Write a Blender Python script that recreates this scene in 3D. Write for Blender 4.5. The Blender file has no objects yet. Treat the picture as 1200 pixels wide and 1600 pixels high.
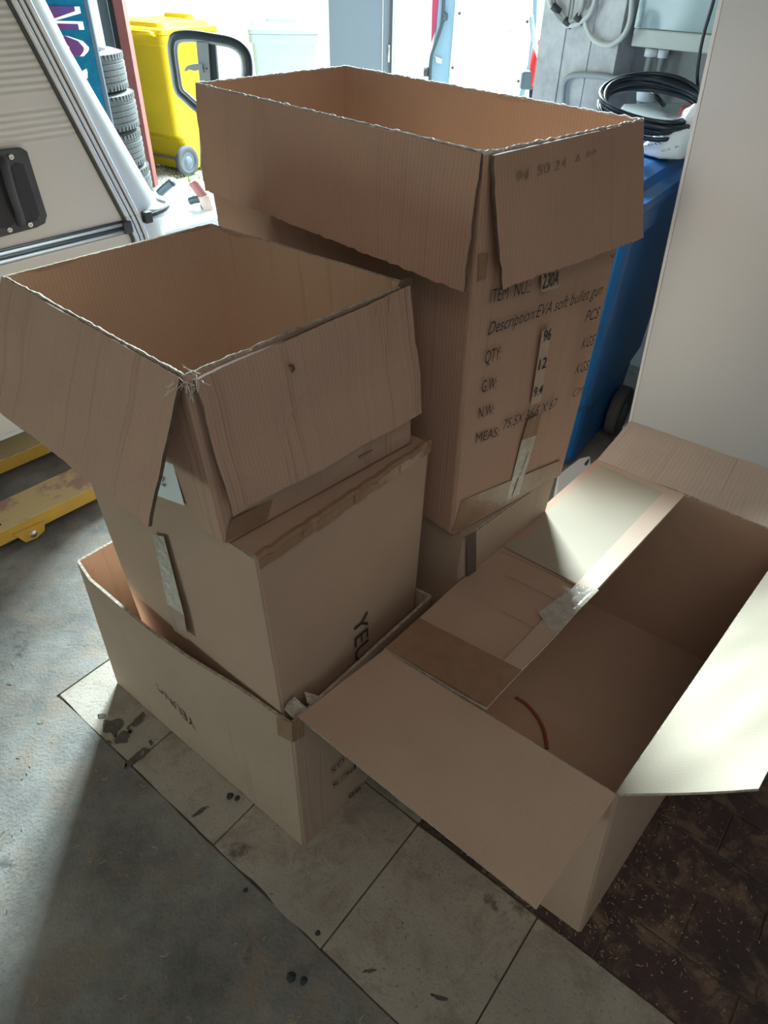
import bpy, bmesh, math, random
from mathutils import Vector, Matrix, noise
random.seed(7)
PI = math.pi
S = bpy.context.scene
COL = S.collection

# ---------------------------------------------------------------- camera, world, lights, exposure
H = 1.47
FPX, PITCH, ROLL = 1066.0, 0.684, 0.0252
_f = Vector((0, math.cos(PITCH), -math.sin(PITCH)))
_r0, _u0 = Vector((1, 0, 0)), Vector((0, math.sin(PITCH), math.cos(PITCH)))
_r = math.cos(ROLL) * _r0 + math.sin(ROLL) * _u0
_u = -math.sin(ROLL) * _r0 + math.cos(ROLL) * _u0
EYE = Vector((0, 0, H))
cd = bpy.data.cameras.new('camera')
cam = bpy.data.objects.new('camera', cd)
COL.objects.link(cam)
cd.sensor_fit = 'VERTICAL'
cd.sensor_height = 32.0
cd.lens = 32.0 * FPX / 1600.0
cd.clip_start = 0.02
cam.matrix_world = Matrix(((_r.x, _u.x, -_f.x, 0), (_r.y, _u.y, -_f.y, 0), (_r.z, _u.z, -_f.z, H), (0, 0, 0, 1)))
S.camera = cam

w = bpy.data.worlds.new('overcast_sky')
S.world = w
w.use_nodes = True
bg = w.node_tree.nodes['Background']
bg.inputs[0].default_value = (0.86, 0.96, 1.0, 1)
bg.inputs[1].default_value = 1.9
S.view_settings.view_transform = 'Standard'
S.view_settings.look = 'None'
S.view_settings.gamma = 1
S.view_settings.use_curve_mapping = False
S.view_settings.exposure = 0.5


def area(name, loc, target, sx, sy, power, color, spread=180):
    l = bpy.data.lights.new(name, 'AREA')
    l.shape = 'RECTANGLE'
    l.size, l.size_y, l.energy, l.color = sx, sy, power, color
    l.spread = math.radians(spread)
    o = bpy.data.objects.new(name, l)
    COL.objects.link(o)
    o.location = loc
    o.rotation_euler = (Vector(target) - Vector(loc)).to_track_quat('-Z', 'Y').to_euler()
    return o


area('daylight_doorway', (-0.2, 7.3, 3.6), (-0.2, 0.9, 0.3), 1.7, 1.3, 1000, (0.76, 0.94, 0.98), 125)
area('cool_fill_left', (-2.7, -0.6, .30), (-0.3, 1.0, 0.45), 1.2, .4, 11, (0.76, 0.94, 0.86))  # added cool fill near the floor, standing in for floor bounce
area('warm_fill_right', (2.1, -0.8, .48), (0.1, 0.95, 0.75), 0.9, 0.36, 30, (1.0, 0.71, 0.54), 84)  # added low warm fill, standing in for bounced light from the right
area('overhead_fill', (0.2, -0.6, 2.9), (0.2, 0.2, 0), 2.0, 1.4, 11, (1.0, 0.90, 0.80))  # added soft overhead fill to lift the pavers and flaps

# ---------------------------------------------------------------- geometry helpers
def ray(px, py):
    return _f + (px - 600) / FPX * _r - (py - 800) / FPX * _u


def W(px, py, z=0.0):
    d = ray(px, py)
    return EYE + d * ((z - H) / d.z)


def PL(px, py, p, n):
    d = ray(px, py)
    p, n = Vector(p), Vector(n)
    return EYE + d * ((p - EYE).dot(n) / d.dot(n))


def V3(*a):
    return Vector(a)


def empty(name, loc, label, cat, group=None):
    o = bpy.data.objects.new(name, None)
    COL.objects.link(o)
    o.location = loc
    o.empty_display_size = .05
    tag(o, label, cat, group)
    return o


def tag(o, label=None, cat=None, group=None, kind=None):
    if label: o['label'] = label
    if cat: o['category'] = cat
    if group: o['group'] = group
    if kind: o['kind'] = kind
    return o


def worldmat(p):
    m = Matrix.Identity(4)
    chain = []
    while p is not None:
        chain.append(p)
        p = p.parent
    for q in reversed(chain):
        m = m @ q.matrix_parent_inverse @ Matrix.LocRotScale(q.location, q.rotation_euler, q.scale)
    return m


def link(name, me, mats, parent=None, smooth=False):
    """mesh data in WORLD coordinates; parent keeps them in place"""
    o = bpy.data.objects.new(name, me)
    COL.objects.link(o)
    for m in (mats if isinstance(mats, (list, tuple)) else [mats]):
        me.materials.append(m)
    if smooth:
        for p in me.polygons: p.use_smooth = True
    if parent is not None:
        o.parent = parent
        o.matrix_parent_inverse = worldmat(parent).inverted()
    return o


def meshd(name, vs, fs):
    me = bpy.data.meshes.new(name)
    me.from_pydata([tuple(v) for v in vs], [], fs)
    me.update()
    return me


def from_bm(name, bm, mats, parent=None, smooth=False, M=None):
    if M is not None: bm.transform(M)
    bmesh.ops.recalc_face_normals(bm, faces=bm.faces)
    me = bpy.data.meshes.new(name)
    bm.to_mesh(me)
    bm.free()
    return link(name, me, mats, parent, smooth)


def bx(bm, c, s, R=None, bevel=0.0):
    r = bmesh.ops.create_cube(bm, size=1)
    vs = r['verts']
    M = Matrix.Translation(Vector(c)) @ (R.to_4x4() if R else Matrix.Identity(4)) @ Matrix.Diagonal((s[0], s[1], s[2], 1))
    bmesh.ops.transform(bm, matrix=M, verts=vs)
    if bevel > 0:
        es = list({e for v in vs for e in v.link_edges})
        bmesh.ops.bevel(bm, geom=es, offset=bevel, segments=2, affect='EDGES', profile=.5)


def box(name, c, s, m, parent=None, R=None, bevel=0.0, M=None):
    bm = bmesh.new()
    bx(bm, c, s, R, bevel)
    return from_bm(name, bm, m, parent, False, M)


def tube_bm(bm, pts, r, seg=8, closed=False, flat=None):
    pts = [Vector(p) for p in pts]
    n = len(pts)
    rings = []
    prev = None
    for i, p in enumerate(pts):
        a = pts[(i - 1) % n] if (closed or i > 0) else p
        b = pts[(i + 1) % n] if (closed or i < n - 1) else p
        t = (b - a).normalized()
        if prev is None:
            ref = Vector((0, 0, 1)) if abs(t.z) < .9 else Vector((1, 0, 0))
            nx = t.cross(ref).normalized()
        else:
            nx = (prev - t * prev.dot(t)).normalized()
        prev = nx
        ny = t.cross(nx)
        rr = r[i] if isinstance(r, (list, tuple)) else r
        rings.append([bm.verts.new(p + (nx * math.cos(2 * PI * k / seg) + ny * math.sin(2 * PI * k / seg)) * rr) for k in range(seg)])
    m = n if closed else n - 1
    for i in range(m):
        A, B = rings[i], rings[(i + 1) % n]
        for k in range(seg):
            bm.faces.new((A[k], A[(k + 1) % seg], B[(k + 1) % seg], B[k]))
    if not closed:
        bm.faces.new(rings[0][::-1])
        bm.faces.new(rings[-1])


def tube(name, pts, r, m, parent=None, seg=8, closed=False, M=None):
    bm = bmesh.new()
    tube_bm(bm, pts, r, seg, closed)
    return from_bm(name, bm, m, parent, True, M)


def lathe(name, prof, m, parent=None, seg=32, M=None, smooth=True):
    bm = bmesh.new()
    rings = []
    for (r, z) in prof:
        rings.append([bm.verts.new((max(r, 1e-5) * math.cos(2 * PI * k / seg), max(r, 1e-5) * math.sin(2 * PI * k / seg), z)) for k in range(seg)])
    for A, B in zip(rings, rings[1:]):
        for k in range(seg):
            bm.faces.new((A[k], A[(k + 1) % seg], B[(k + 1) % seg], B[k]))
    if prof[0] != prof[-1]:
        bm.faces.new(rings[0][::-1])
        bm.faces.new(rings[-1])
    else:
        bmesh.ops.remove_doubles(bm, verts=bm.verts, dist=1e-5)
    return from_bm(name, bm, m, parent, smooth, M)


def prism(name, poly, off, m, parent=None, bevel=0.0, M=None, smooth=False):
    """poly: 3-D outline, extruded along off"""
    bm = bmesh.new()
    a = [bm.verts.new(Vector(p)) for p in poly]
    b = [bm.verts.new(Vector(p) + Vector(off)) for p in poly]
    bm.faces.new(a)
    bm.faces.new(b[::-1])
    n = len(a)
    for i in range(n):
        bm.faces.new((a[i], b[i], b[(i + 1) % n], a[(i + 1) % n]))
    if bevel:
        bmesh.ops.bevel(bm, geom=list(bm.edges), offset=bevel, segments=2, affect='EDGES', profile=.5)
    return from_bm(name, bm, m, parent, smooth, M)


def smoothline(pts, n=8, closed=False):
    """Catmull-Rom"""
    pts = [Vector(p) for p in pts]
    out = []
    N = len(pts)
    rng = range(N if closed else N - 1)
    for i in rng:
        if closed:
            p0, p1, p2, p3 = pts[(i - 1) % N], pts[i], pts[(i + 1) % N], pts[(i + 2) % N]
        else:
            p0, p1, p2, p3 = pts[max(i - 1, 0)], pts[i], pts[i + 1], pts[min(i + 2, N - 1)]
        for k in range(n):
            t = k / n
            out.append(.5 * ((2 * p1) + (p2 - p0) * t + (2 * p0 - 5 * p1 + 4 * p2 - p3) * t * t + (3 * p1 - p0 - 3 * p2 + p3) * t ** 3))
    if not closed: out.append(pts[-1])
    return out


# ---------------------------------------------------------------- materials
def mat(name, col, rough=.7, metal=0.0, var=0.0, scale=8.0, bump=0.0, bscale=40.0, col2=None, spec=.5, thr=None):
    m = bpy.data.materials.new(name)
    m.use_nodes = True
    nt = m.node_tree
    b = nt.nodes['Principled BSDF']
    b.inputs['Base Color'].default_value = (*col, 1)
    b.inputs['Roughness'].default_value = rough
    b.inputs['Metallic'].default_value = metal
    b.inputs['Specular IOR Level'].default_value = spec
    tc = nt.nodes.new('ShaderNodeTexCoord')
    if var > 0 or col2:
        n = nt.nodes.new('ShaderNodeTexNoise')
        n.inputs['Scale'].default_value = scale
        n.inputs['Detail'].default_value = 6
        n.inputs['Roughness'].default_value = .65
        nt.links.new(tc.outputs['Object'], n.inputs['Vector'])
        cr = nt.nodes.new('ShaderNodeValToRGB')
        c2 = col2 if col2 else tuple(c * (1 - var) for c in col)
        lo, hi = thr if thr else (.35, .65)
        cr.color_ramp.elements[0].position = lo
        cr.color_ramp.elements[1].position = hi
        cr.color_ramp.elements[0].color = (*c2, 1)
        cr.color_ramp.elements[1].color = (*col, 1)
        nt.links.new(n.outputs['Fac'], cr.inputs[0])
        nt.links.new(cr.outputs[0], b.inputs['Base Color'])
    if bump > 0:
        n2 = nt.nodes.new('ShaderNodeTexNoise')
        n2.inputs['Scale'].default_value = bscale
        n2.inputs['Detail'].default_value = 5
        nt.links.new(tc.outputs['Object'], n2.inputs['Vector'])
        bp = nt.nodes.new('ShaderNodeBump')
        bp.inputs['Strength'].default_value = bump
        bp.inputs['Distance'].default_value = .01
        nt.links.new(n2.outputs['Fac'], bp.inputs['Height'])
        nt.links.new(bp.outputs[0], b.inputs['Normal'])
    return m


def cardboard(name, col, flute=.35, crease=.5, pitch=.0072, seed=0.0, stripe=.06):
    """kraft board: UV in metres, flutes run along V"""
    m = bpy.data.materials.new(name)
    m.use_nodes = True
    nt = m.node_tree
    N, L = nt.nodes.new, nt.links.new
    b = nt.nodes['Principled BSDF']
    b.inputs['Roughness'].default_value = .82
    b.inputs['Specular IOR Level'].default_value = .25
    uv = N('ShaderNodeUVMap')
    sx = N('ShaderNodeSeparateXYZ')
    L(uv.outputs[0], sx.inputs[0])
    # flutes
    mu = N('ShaderNodeMath'); mu.operation = 'MULTIPLY'; mu.inputs[1].default_value = 2 * PI / pitch
    L(sx.outputs['X'], mu.inputs[0])
    sn = N('ShaderNodeMath'); sn.operation = 'SINE'; L(mu.outputs[0], sn.inputs[0])
    # band noise along u, mask for the crease lines
    cmb = N('ShaderNodeCombineXYZ')
    mx = N('ShaderNodeMath'); mx.operation = 'MULTIPLY'; mx.inputs[1].default_value = 1.0
    L(sx.outputs['X'], cmb.inputs[0])
    my = N('ShaderNodeMath'); my.operation = 'MULTIPLY'; my.inputs[1].default_value = .025
    L(sx.outputs['Y'], my.inputs[0]); L(my.outputs[0], cmb.inputs[1])
    cmb.inputs[2].default_value = seed
    n1 = N('ShaderNodeTexNoise'); n1.inputs['Scale'].default_value = 42; n1.inputs['Detail'].default_value = 2
    L(cmb.outputs[0], n1.inputs['Vector'])
    cr = N('ShaderNodeValToRGB')
    cr.color_ramp.elements[0].position = .62; cr.color_ramp.elements[1].position = .66
    L(n1.outputs['Fac'], cr.inputs[0])
    # fibre noise
    nf = N('ShaderNodeTexNoise'); nf.inputs['Scale'].default_value = 260; nf.inputs['Detail'].default_value = 4
    L(uv.outputs[0], nf.inputs['Vector'])
    nb = N('ShaderNodeTexNoise'); nb.inputs['Scale'].default_value = 6; nb.inputs['Detail'].default_value = 4
    L(uv.outputs[0], nb.inputs['Vector'])
    # height
    h1 = N('ShaderNodeMath'); h1.operation = 'MULTIPLY'; h1.inputs[1].default_value = flute
    L(sn.outputs[0], h1.inputs[0])
    h2 = N('ShaderNodeMath'); h2.operation = 'MULTIPLY'; h2.inputs[1].default_value = -crease * 4
    L(cr.outputs[0], h2.inputs[0])
    a1 = N('ShaderNodeMath'); a1.operation = 'ADD'; L(h1.outputs[0], a1.inputs[0]); L(h2.outputs[0], a1.inputs[1])
    h3 = N('ShaderNodeMath'); h3.operation = 'MULTIPLY'; h3.inputs[1].default_value = .35
    L(nf.outputs['Fac'], h3.inputs[0])
    a2 = N('ShaderNodeMath'); a2.operation = 'ADD'; L(a1.outputs[0], a2.inputs[0]); L(h3.outputs[0], a2.inputs[1])
    bp = N('ShaderNodeBump'); bp.inputs['Strength'].default_value = .5; bp.inputs['Distance'].default_value = .0006
    L(a2.outputs[0], bp.inputs['Height']); L(bp.outputs[0], b.inputs['Normal'])
    # colour
    s1 = N('ShaderNodeMath'); s1.operation = 'MULTIPLY'; s1.inputs[1].default_value = stripe * .5
    L(sn.outputs[0], s1.inputs[0])
    s2 = N('ShaderNodeMath'); s2.operation = 'MULTIPLY_ADD'; s2.inputs[1].default_value = .22
    L(nb.outputs['Fac'], s2.inputs[0]); L(s1.outputs[0], s2.inputs[2])
    s3 = N('ShaderNodeMath'); s3.operation = 'MULTIPLY_ADD'; s3.inputs[1].default_value = .16
    L(nf.outputs['Fac'], s3.inputs[0]); L(s2.outputs[0], s3.inputs[2])
    s5 = N('ShaderNodeMath'); s5.operation = 'MULTIPLY_ADD'; s5.inputs[1].default_value = -.09 * min(crease, 1.0)  # creases also drawn darker, shade of the grooves put into the colour
    L(cr.outputs[0], s5.inputs[0]); L(s3.outputs[0], s5.inputs[2])
    s4 = N('ShaderNodeMath'); s4.operation = 'ADD'; s4.inputs[1].default_value = .81
    L(s5.outputs[0], s4.inputs[0])
    vm = N('ShaderNodeVectorMath'); vm.operation = 'SCALE'
    vm.inputs[0].default_value = col
    L(s4.outputs[0], vm.inputs['Scale'])
    L(vm.outputs[0], b.inputs['Base Color'])
    return m


KRAFT = (.50, .305, .222)
M_big = cardboard('kraft_corrugated', KRAFT, .30, .35, .0075, 0.3, .10)
M_bigin = cardboard('kraft_inner', (.52, .345, .245), .25, .2, .0075, 1.3, .08)
M_top = cardboard('kraft_ridged', (.50, .32, .24), .35, .9, .0062, 2.7, .05)
M_topin = cardboard('kraft_ridged_inner', (.57, .40, .29), .30, .8, .0062, 4.1, .05)
M_plain = cardboard('kraft_plain', (.49, .335, .25), .05, .0, .0062, 5.1, .02)
M_bot = cardboard('kraft_creased', (.45, .325, .245), .10, .55, .0062, 6.7, .03)
M_open = cardboard('kraft_open_box', (.49, .335, .25), .05, .12, .0070, 8.2, .02)
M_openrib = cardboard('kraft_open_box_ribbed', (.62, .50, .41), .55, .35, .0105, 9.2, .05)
M_daylit = cardboard('daylit_board', (.42, .36, .28), .03, .0, .0070, 9.9, .01)  # same kraft in a daylit tone, the light put into its colour
M_openin = cardboard('kraft_open_box_inner', (.48, .345, .265), .05, .12, .0070, 3.2, .02)
M_flute = mat('cut_board_edge', (.55, .47, .38), .9, var=.5, scale=120)
M_torn = mat('torn_board_edge', (.80, .76, .70), .95, var=.45, scale=90)
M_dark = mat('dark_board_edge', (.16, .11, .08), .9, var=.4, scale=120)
M_ink = mat('black_ink', (.045, .035, .032), .7)
M_inkb = mat('faded_brown_ink', (.20, .09, .06), .8)
M_faint = mat('faint_ink', (.30, .20, .15), .8)
M_btape = mat('brown_packing_tape', (.36, .215, .135), .22, var=.2, scale=30, bump=.15, bscale=60)
M_patch = mat('label_patch', (.53, .375, .28), .5)
M_ctape = mat('clear_packing_tape', (.56, .50, .42), .15, var=.25, scale=60, bump=.5, bscale=50)
M_conc = None


def grain_floor(name, c1, c2, c3, sc=3.0, rough=.85, bump=.3, spot=.8, stain=None):
    m = bpy.data.materials.new(name)
    m.use_nodes = True
    nt = m.node_tree
    N, L = nt.nodes.new, nt.links.new
    b = nt.nodes['Principled BSDF']
    b.inputs['Roughness'].default_value = rough
    tc = N('ShaderNodeTexCoord')
    a = N('ShaderNodeTexNoise'); a.inputs['Scale'].default_value = sc; a.inputs['Detail'].default_value = 9; a.inputs['Roughness'].default_value = .68
    L(tc.outputs['Object'], a.inputs['Vector'])
    cr = N('ShaderNodeValToRGB')
    e = cr.color_ramp.elements
    e[0].position = .36; e[0].color = (*c2, 1)
    e[1].position = .66; e[1].color = (*c1, 1)
    L(a.outputs['Fac'], cr.inputs[0])
    g = N('ShaderNodeTexNoise'); g.inputs['Scale'].default_value = sc * 38; g.inputs['Detail'].default_value = 3; g.inputs['Roughness'].default_value = .6
    L(tc.outputs['Object'], g.inputs['Vector'])
    cg = N('ShaderNodeValToRGB')
    cg.color_ramp.elements[0].position = .31; cg.color_ramp.elements[0].color = (.45, .45, .45, 1)
    cg.color_ramp.elements[1].position = .39; cg.color_ramp.elements[1].color = (1, 1, 1, 1)
    L(g.outputs['Fac'], cg.inputs[0])
    mx = N('ShaderNodeMix'); mx.data_type = 'RGBA'; mx.blend_type = 'MULTIPLY'; mx.inputs[0].default_value = spot
    L(cr.outputs[0], mx.inputs[6]); L(cg.outputs[0], mx.inputs[7])
    # dusty brown patches
    d = N('ShaderNodeTexNoise'); d.inputs['Scale'].default_value = sc * 2.3; d.inputs['Detail'].default_value = 10; d.inputs['Roughness'].default_value = .75
    d.inputs['Distortion'].default_value = .6
    L(tc.outputs['Object'], d.inputs['Vector'])
    cdn = N('ShaderNodeValToRGB')
    cdn.color_ramp.elements[0].position = .49; cdn.color_ramp.elements[0].color = (0, 0, 0, 1)
    cdn.color_ramp.elements[1].position = .62; cdn.color_ramp.elements[1].color = (.75, .75, .75, 1)
    L(d.outputs['Fac'], cdn.inputs[0])
    m2 = N('ShaderNodeMix'); m2.data_type = 'RGBA'
    L(cdn.outputs[0], m2.inputs[0]); L(mx.outputs[2], m2.inputs[6]); m2.inputs[7].default_value = (*c3, 1)
    last = m2.outputs[2]
    if stain:
        st = N('ShaderNodeTexNoise'); st.inputs['Scale'].default_value = 5.5; st.inputs['Detail'].default_value = 8; st.inputs['Roughness'].default_value = .7
        L(tc.outputs['Object'], st.inputs['Vector'])
        cs_ = N('ShaderNodeValToRGB')
        cs_.color_ramp.elements[0].position = .60; cs_.color_ramp.elements[0].color = (0, 0, 0, 1)
        cs_.color_ramp.elements[1].position = .66; cs_.color_ramp.elements[1].color = (.85, .85, .85, 1)
        L(st.outputs['Fac'], cs_.inputs[0])
        m3 = N('ShaderNodeMix'); m3.data_type = 'RGBA'
        L(cs_.outputs[0], m3.inputs[0]); L(last, m3.inputs[6]); m3.inputs[7].default_value = (*stain, 1)
        last = m3.outputs[2]
    L(last, b.inputs['Base Color'])
    bp = N('ShaderNodeBump'); bp.inputs['Strength'].default_value = bump; bp.inputs['Distance'].default_value = .003
    ad = N('ShaderNodeMath'); ad.operation = 'ADD'
    L(a.outputs['Fac'], ad.inputs[0]); L(g.outputs['Fac'], ad.inputs[1])
    L(ad.outputs[0], bp.inputs['Height']); L(bp.outputs[0], b.inputs['Normal'])
    return m


M_conc = grain_floor('stained_concrete', (.33, .325, .30), (.13, .13, .122), (.27, .215, .165), 3.4, .82, .7, .45, (.09, .085, .08))
M_paver = grain_floor('concrete_paver', (.47, .42, .355), (.36, .32, .27), (.27, .225, .18), 4.0, .85, .5, .8, (.12, .10, .085))
M_tile = grain_floor('dark_brown_tile', (.10, .055, .052), (.045, .028, .030), (.27, .175, .115), 5.5, .6, .6, .5)
M_dirt = mat('dark_dirt', (.17, .135, .105), 1, var=.5, scale=30, bump=.5, bscale=80)
M_yard = mat('pale_yard_gravel', (.72, .71, .68), .95, var=.25, scale=12, bump=.3)
M_grass = mat('yard_grass', (.30, .34, .10), .9, var=.5, scale=25)
M_plast = mat('wall_plaster', (.34, .35, .34), .9, var=.25, scale=4, bump=.3, bscale=25)
M_pillar = mat('board_marked_concrete', (.70, .71, .70), .9, var=.35, scale=7, bump=.6, bscale=30)
M_ceil = mat('ceiling_plaster', (.26, .25, .24), .95)
M_white = mat('white_laminate', (.60, .64, .67), .28, var=.03, scale=2)
M_wedge = mat('white_edge', (.75, .78, .78), .3)
M_cream = mat('cream_aluminium_sheet', (.64, .62, .56), .42)
M_gelc = mat('white_gelcoat', (.62, .65, .65), .3)
M_alu = mat('bright_aluminium', (.66, .69, .70), .25, metal=.35)
M_blk = mat('black_rubber_strip', (.04, .052, .056), .45)
M_bplast = mat('weathered_black_plastic', (.065, .068, .074), .55, var=.4, scale=14, bump=.1)
M_pocketshade = mat('pocket_shade_black', (.018, .02, .026), .6)
M_screw = mat('steel_screw', (.7, .68, .62), .3, metal=.8)
M_tyre = mat('dusty_tyre_rubber', (.085, .09, .09), .85, var=.25, scale=20)
M_teal = mat('teal_banner_print', (.004, .075, .13), .6, col2=(.003, .11, .19), scale=22, spec=.1)
M_plum = mat('plum_lettering', (.14, .022, .085), .6, col2=(.075, .05, .16), scale=3, spec=.1)
M_wht = mat('white_lettering', (.85, .88, .88), .6)
M_grey = mat('grey_frame_paint', (.08, .10, .12), .7, spec=.1)
M_redpost = mat('oxide_red_paint', (.30, .10, .09), .6, var=.2, scale=10)
M_yel = mat('yellow_bin_plastic', (.80, .58, .01), .45, var=.12, scale=3)
M_blue = mat('blue_bin_plastic', (.012, .15, .46), .38, var=.15, scale=5)
M_pgrey = mat('pale_grey_bin_plastic', (.40, .50, .55), .5)
M_wheel = mat('grey_wheel_rubber', (.09, .10, .11), .7)
M_hub = mat('grey_wheel_hub', (.16, .20, .24), .5)
M_jyel = mat('worn_yellow_paint', (.62, .38, .045), .5, col2=(.55, .33, .06), scale=12)
M_jtop = mat('scuffed_fork_top', (.62, .46, .22), .55, col2=(.40, .24, .19), scale=7, thr=(.42, .5))
M_jhole = mat('dark_steel', (.03, .03, .03), .6)
M_rub = mat('black_handle_rubber', (.03, .045, .055), .38)
M_jgrey = mat('grey_handle_steel', (.30, .34, .36), .4, metal=.3)
M_doorg = mat('grey_door_paint', (.17, .21, .24), .55)
M_vanw = mat('white_van_paint', (.78, .84, .85), .35)
M_vang = mat('blue_grey_van_seal', (.15, .25, .32), .4)
M_red = mat('red_plastic', (.60, .03, .03), .35)
M_cable = mat('grey_cable', (.42, .43, .40), .5)
M_cable2 = mat('white_cable', (.66, .67, .62), .5)
M_hose = mat('black_hose', (.022, .03, .038), .3)
M_cab = mat('cabinet_cream_plastic', (.62, .66, .60), .5)
M_bag = mat('white_plastic_bag', (.78, .82, .82), .3, bump=.5, bscale=18)
M_sponge = mat('yellow_foam', (.55, .52, .30), .9, bump=.4, bscale=90)
M_straw = mat('straw_bits', (.45, .34, .20), .9)
M_chip = mat('dark_crumb', (.03, .035, .045), .7)
M_ply = mat('pipe_grey', (.36, .40, .41), .5)
glass = bpy.data.materials.new('cabinet_glass')
glass.use_nodes = True
_g = glass.node_tree.nodes['Principled BSDF']
_g.inputs['Base Color'].default_value = (.62, .82, .84, 1)
_g.inputs['Roughness'].default_value = .05
_g.inputs['Alpha'].default_value = .38
_g.inputs['Specular IOR Level'].default_value = 1.0


# ---------------------------------------------------------------- cardboard panels
def resample(pl, n):
    pl = [Vector(p) for p in pl]
    d = [0]
    for a, b in zip(pl, pl[1:]): d.append(d[-1] + (b - a).length)
    out = []
    j = 0
    for i in range(n + 1):
        t = d[-1] * i / n
        while j < len(pl) - 2 and t > d[j + 1]: j += 1
        k = (t - d[j]) / max(d[j + 1] - d[j], 1e-9)
        out.append(pl[j].lerp(pl[j + 1], k))
    return out, d[-1]


SEED = [0]
Z1_ = Vector((0, 0, 1))


def panel(name, top, bot, t, mats, parent, out=None, bulge=0.0, warp=.0012, rag_t=.0, rag_b=.0, rag_s=.0, nu=120, nv=12, curl=0.0, side_m=2, bow=None, ridge=0.0):
    """board between the polylines top and bot; mats = [outer, inner, edge]"""
    T, lu = resample(top, nu)
    B, _ = resample(bot, nu)
    SEED[0] += 7.31
    sd = SEED[0]
    n = (T[-1] - T[0]).cross(B[0] - T[0]).normalized()
    if out is not None and n.dot(Vector(out)) < 0: n = -n
    du = (T[-1] - T[0]).normalized()
    P = []
    for j in range(nv + 1):
        v = j / nv
        row = []
        for i in range(nu + 1):
            u = i / nu
            p = T[i].lerp(B[i], v)
            dv = (B[i] - T[i]).normalized()
            q = bulge * math.sin(PI * u) * math.sin(PI * min(v * 1.0, 1)) + curl * v * v
            q += warp * 2 * noise.noise(Vector((u * lu * 9, v * 3, sd)))
            if ridge: q += ridge * (1 - min(1, abs(noise.noise(Vector((u * lu * 30, v * .25, sd + 4)))) * 7)) 
            p = p + n * q
            if bow is not None: p = p + bow(u, v)
            if j == 0 and rag_t: p = p + dv * rag_t * (.35 * noise.noise(Vector((u * lu * 25, sd, 0))) + .7 * noise.noise(Vector((u * lu * 210, sd, 3))))
            if j == nv and rag_b: p = p + dv * rag_b * (.5 * noise.noise(Vector((u * lu * 30, sd, 9))) + .6 * noise.noise(Vector((u * lu * 210, sd, 5))))
            if (i == 0 or i == nu) and rag_s: p = p + du * rag_s * noise.noise(Vector((v * 9, sd, 5 + i)))
            row.append(p)
        P.append(row)
    vs, fs, mi, uvs = [], [], [], []
    off = (nu + 1) * (nv + 1)
    for s in (.5, -.5):
        for row in P:
            for p in row: vs.append(p + n * t * s)
    idx = lambda s, j, i: s * off + j * (nu + 1) + i
    lv = (B[0] - T[0]).length
    uo = sd * .37 % 1
    def add(f, m):
        fs.append(f); mi.append(m)
    for j in range(nv):
        for i in range(nu):
            add((idx(0, j, i), idx(0, j, i + 1), idx(0, j + 1, i + 1), idx(0, j + 1, i)), 0)
            add((idx(1, j, i), idx(1, j + 1, i), idx(1, j + 1, i + 1), idx(1, j, i + 1)), 1)
    for i in range(nu):
        add((idx(0, 0, i + 1), idx(0, 0, i), idx(1, 0, i), idx(1, 0, i + 1)), 2)
        add((idx(0, nv, i), idx(0, nv, i + 1), idx(1, nv, i + 1), idx(1, nv, i)), 2)
    for j in range(nv):
        add((idx(0, j, 0), idx(0, j + 1, 0), idx(1, j + 1, 0), idx(1, j, 0)), side_m)
        add((idx(0, j + 1, nu), idx(0, j, nu), idx(1, j, nu), idx(1, j + 1, nu)), side_m)
    me = meshd(name, vs, fs)
    uvl = me.uv_layers.new(name='UVMap')
    for p in me.polygons:
        p.material_index = mi[p.index]
        p.use_smooth = mi[p.index] < 2
        for li in p.loop_indices:
            k = me.loops[li].vertex_index % off
            j, i = divmod(k, nu + 1)
            uvl.data[li].uv = (uo + i / nu * lu, j / nv * lv)
    me.update()
    bm = bmesh.new(); bm.from_mesh(me)
    bmesh.ops.recalc_face_normals(bm, faces=bm.faces)
    # sharp rim
    for e in bm.edges:
        if len(e.link_faces) == 2 and e.link_faces[0].material_index != e.link_faces[1].material_index: e.smooth = False
    bm.to_mesh(me); bm.free()
    return link(name, me, list(mats), parent)


def strip(name, pts, m, parent, off, n=10, jag=0.0):
    """thin tape quad: 4 corners, lifted by vector off"""
    a, b, c, d = [Vector(p) + Vector(off) for p in pts]
    A, _ = resample([a, b], n)
    D, _ = resample([d, c], n)
    vs = []
    for i in range(n + 1):
        jj = Vector(off).normalized() * (.0006 if jag else 0) * noise.noise(Vector((i * .9, a.x * 50, 1)))
        ja = (D[i] - A[i]).normalized() * jag * noise.noise(Vector((i * 1.7, a.y * 40, 2)))
        vs += [A[i] + jj + ja, D[i] + jj - ja]
    o3 = Vector(off).normalized() * .0003
    k = len(vs)
    vs += [v - o3 for v in vs]
    fs = [(2 * i, 2 * i + 2, 2 * i + 3, 2 * i + 1) for i in range(n)]
    fs += [(k + 2 * i + 1, k + 2 * i + 3, k + 2 * i + 2, k + 2 * i) for i in range(n)]
    return link(name, meshd(name, vs, fs), m, parent)


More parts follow.
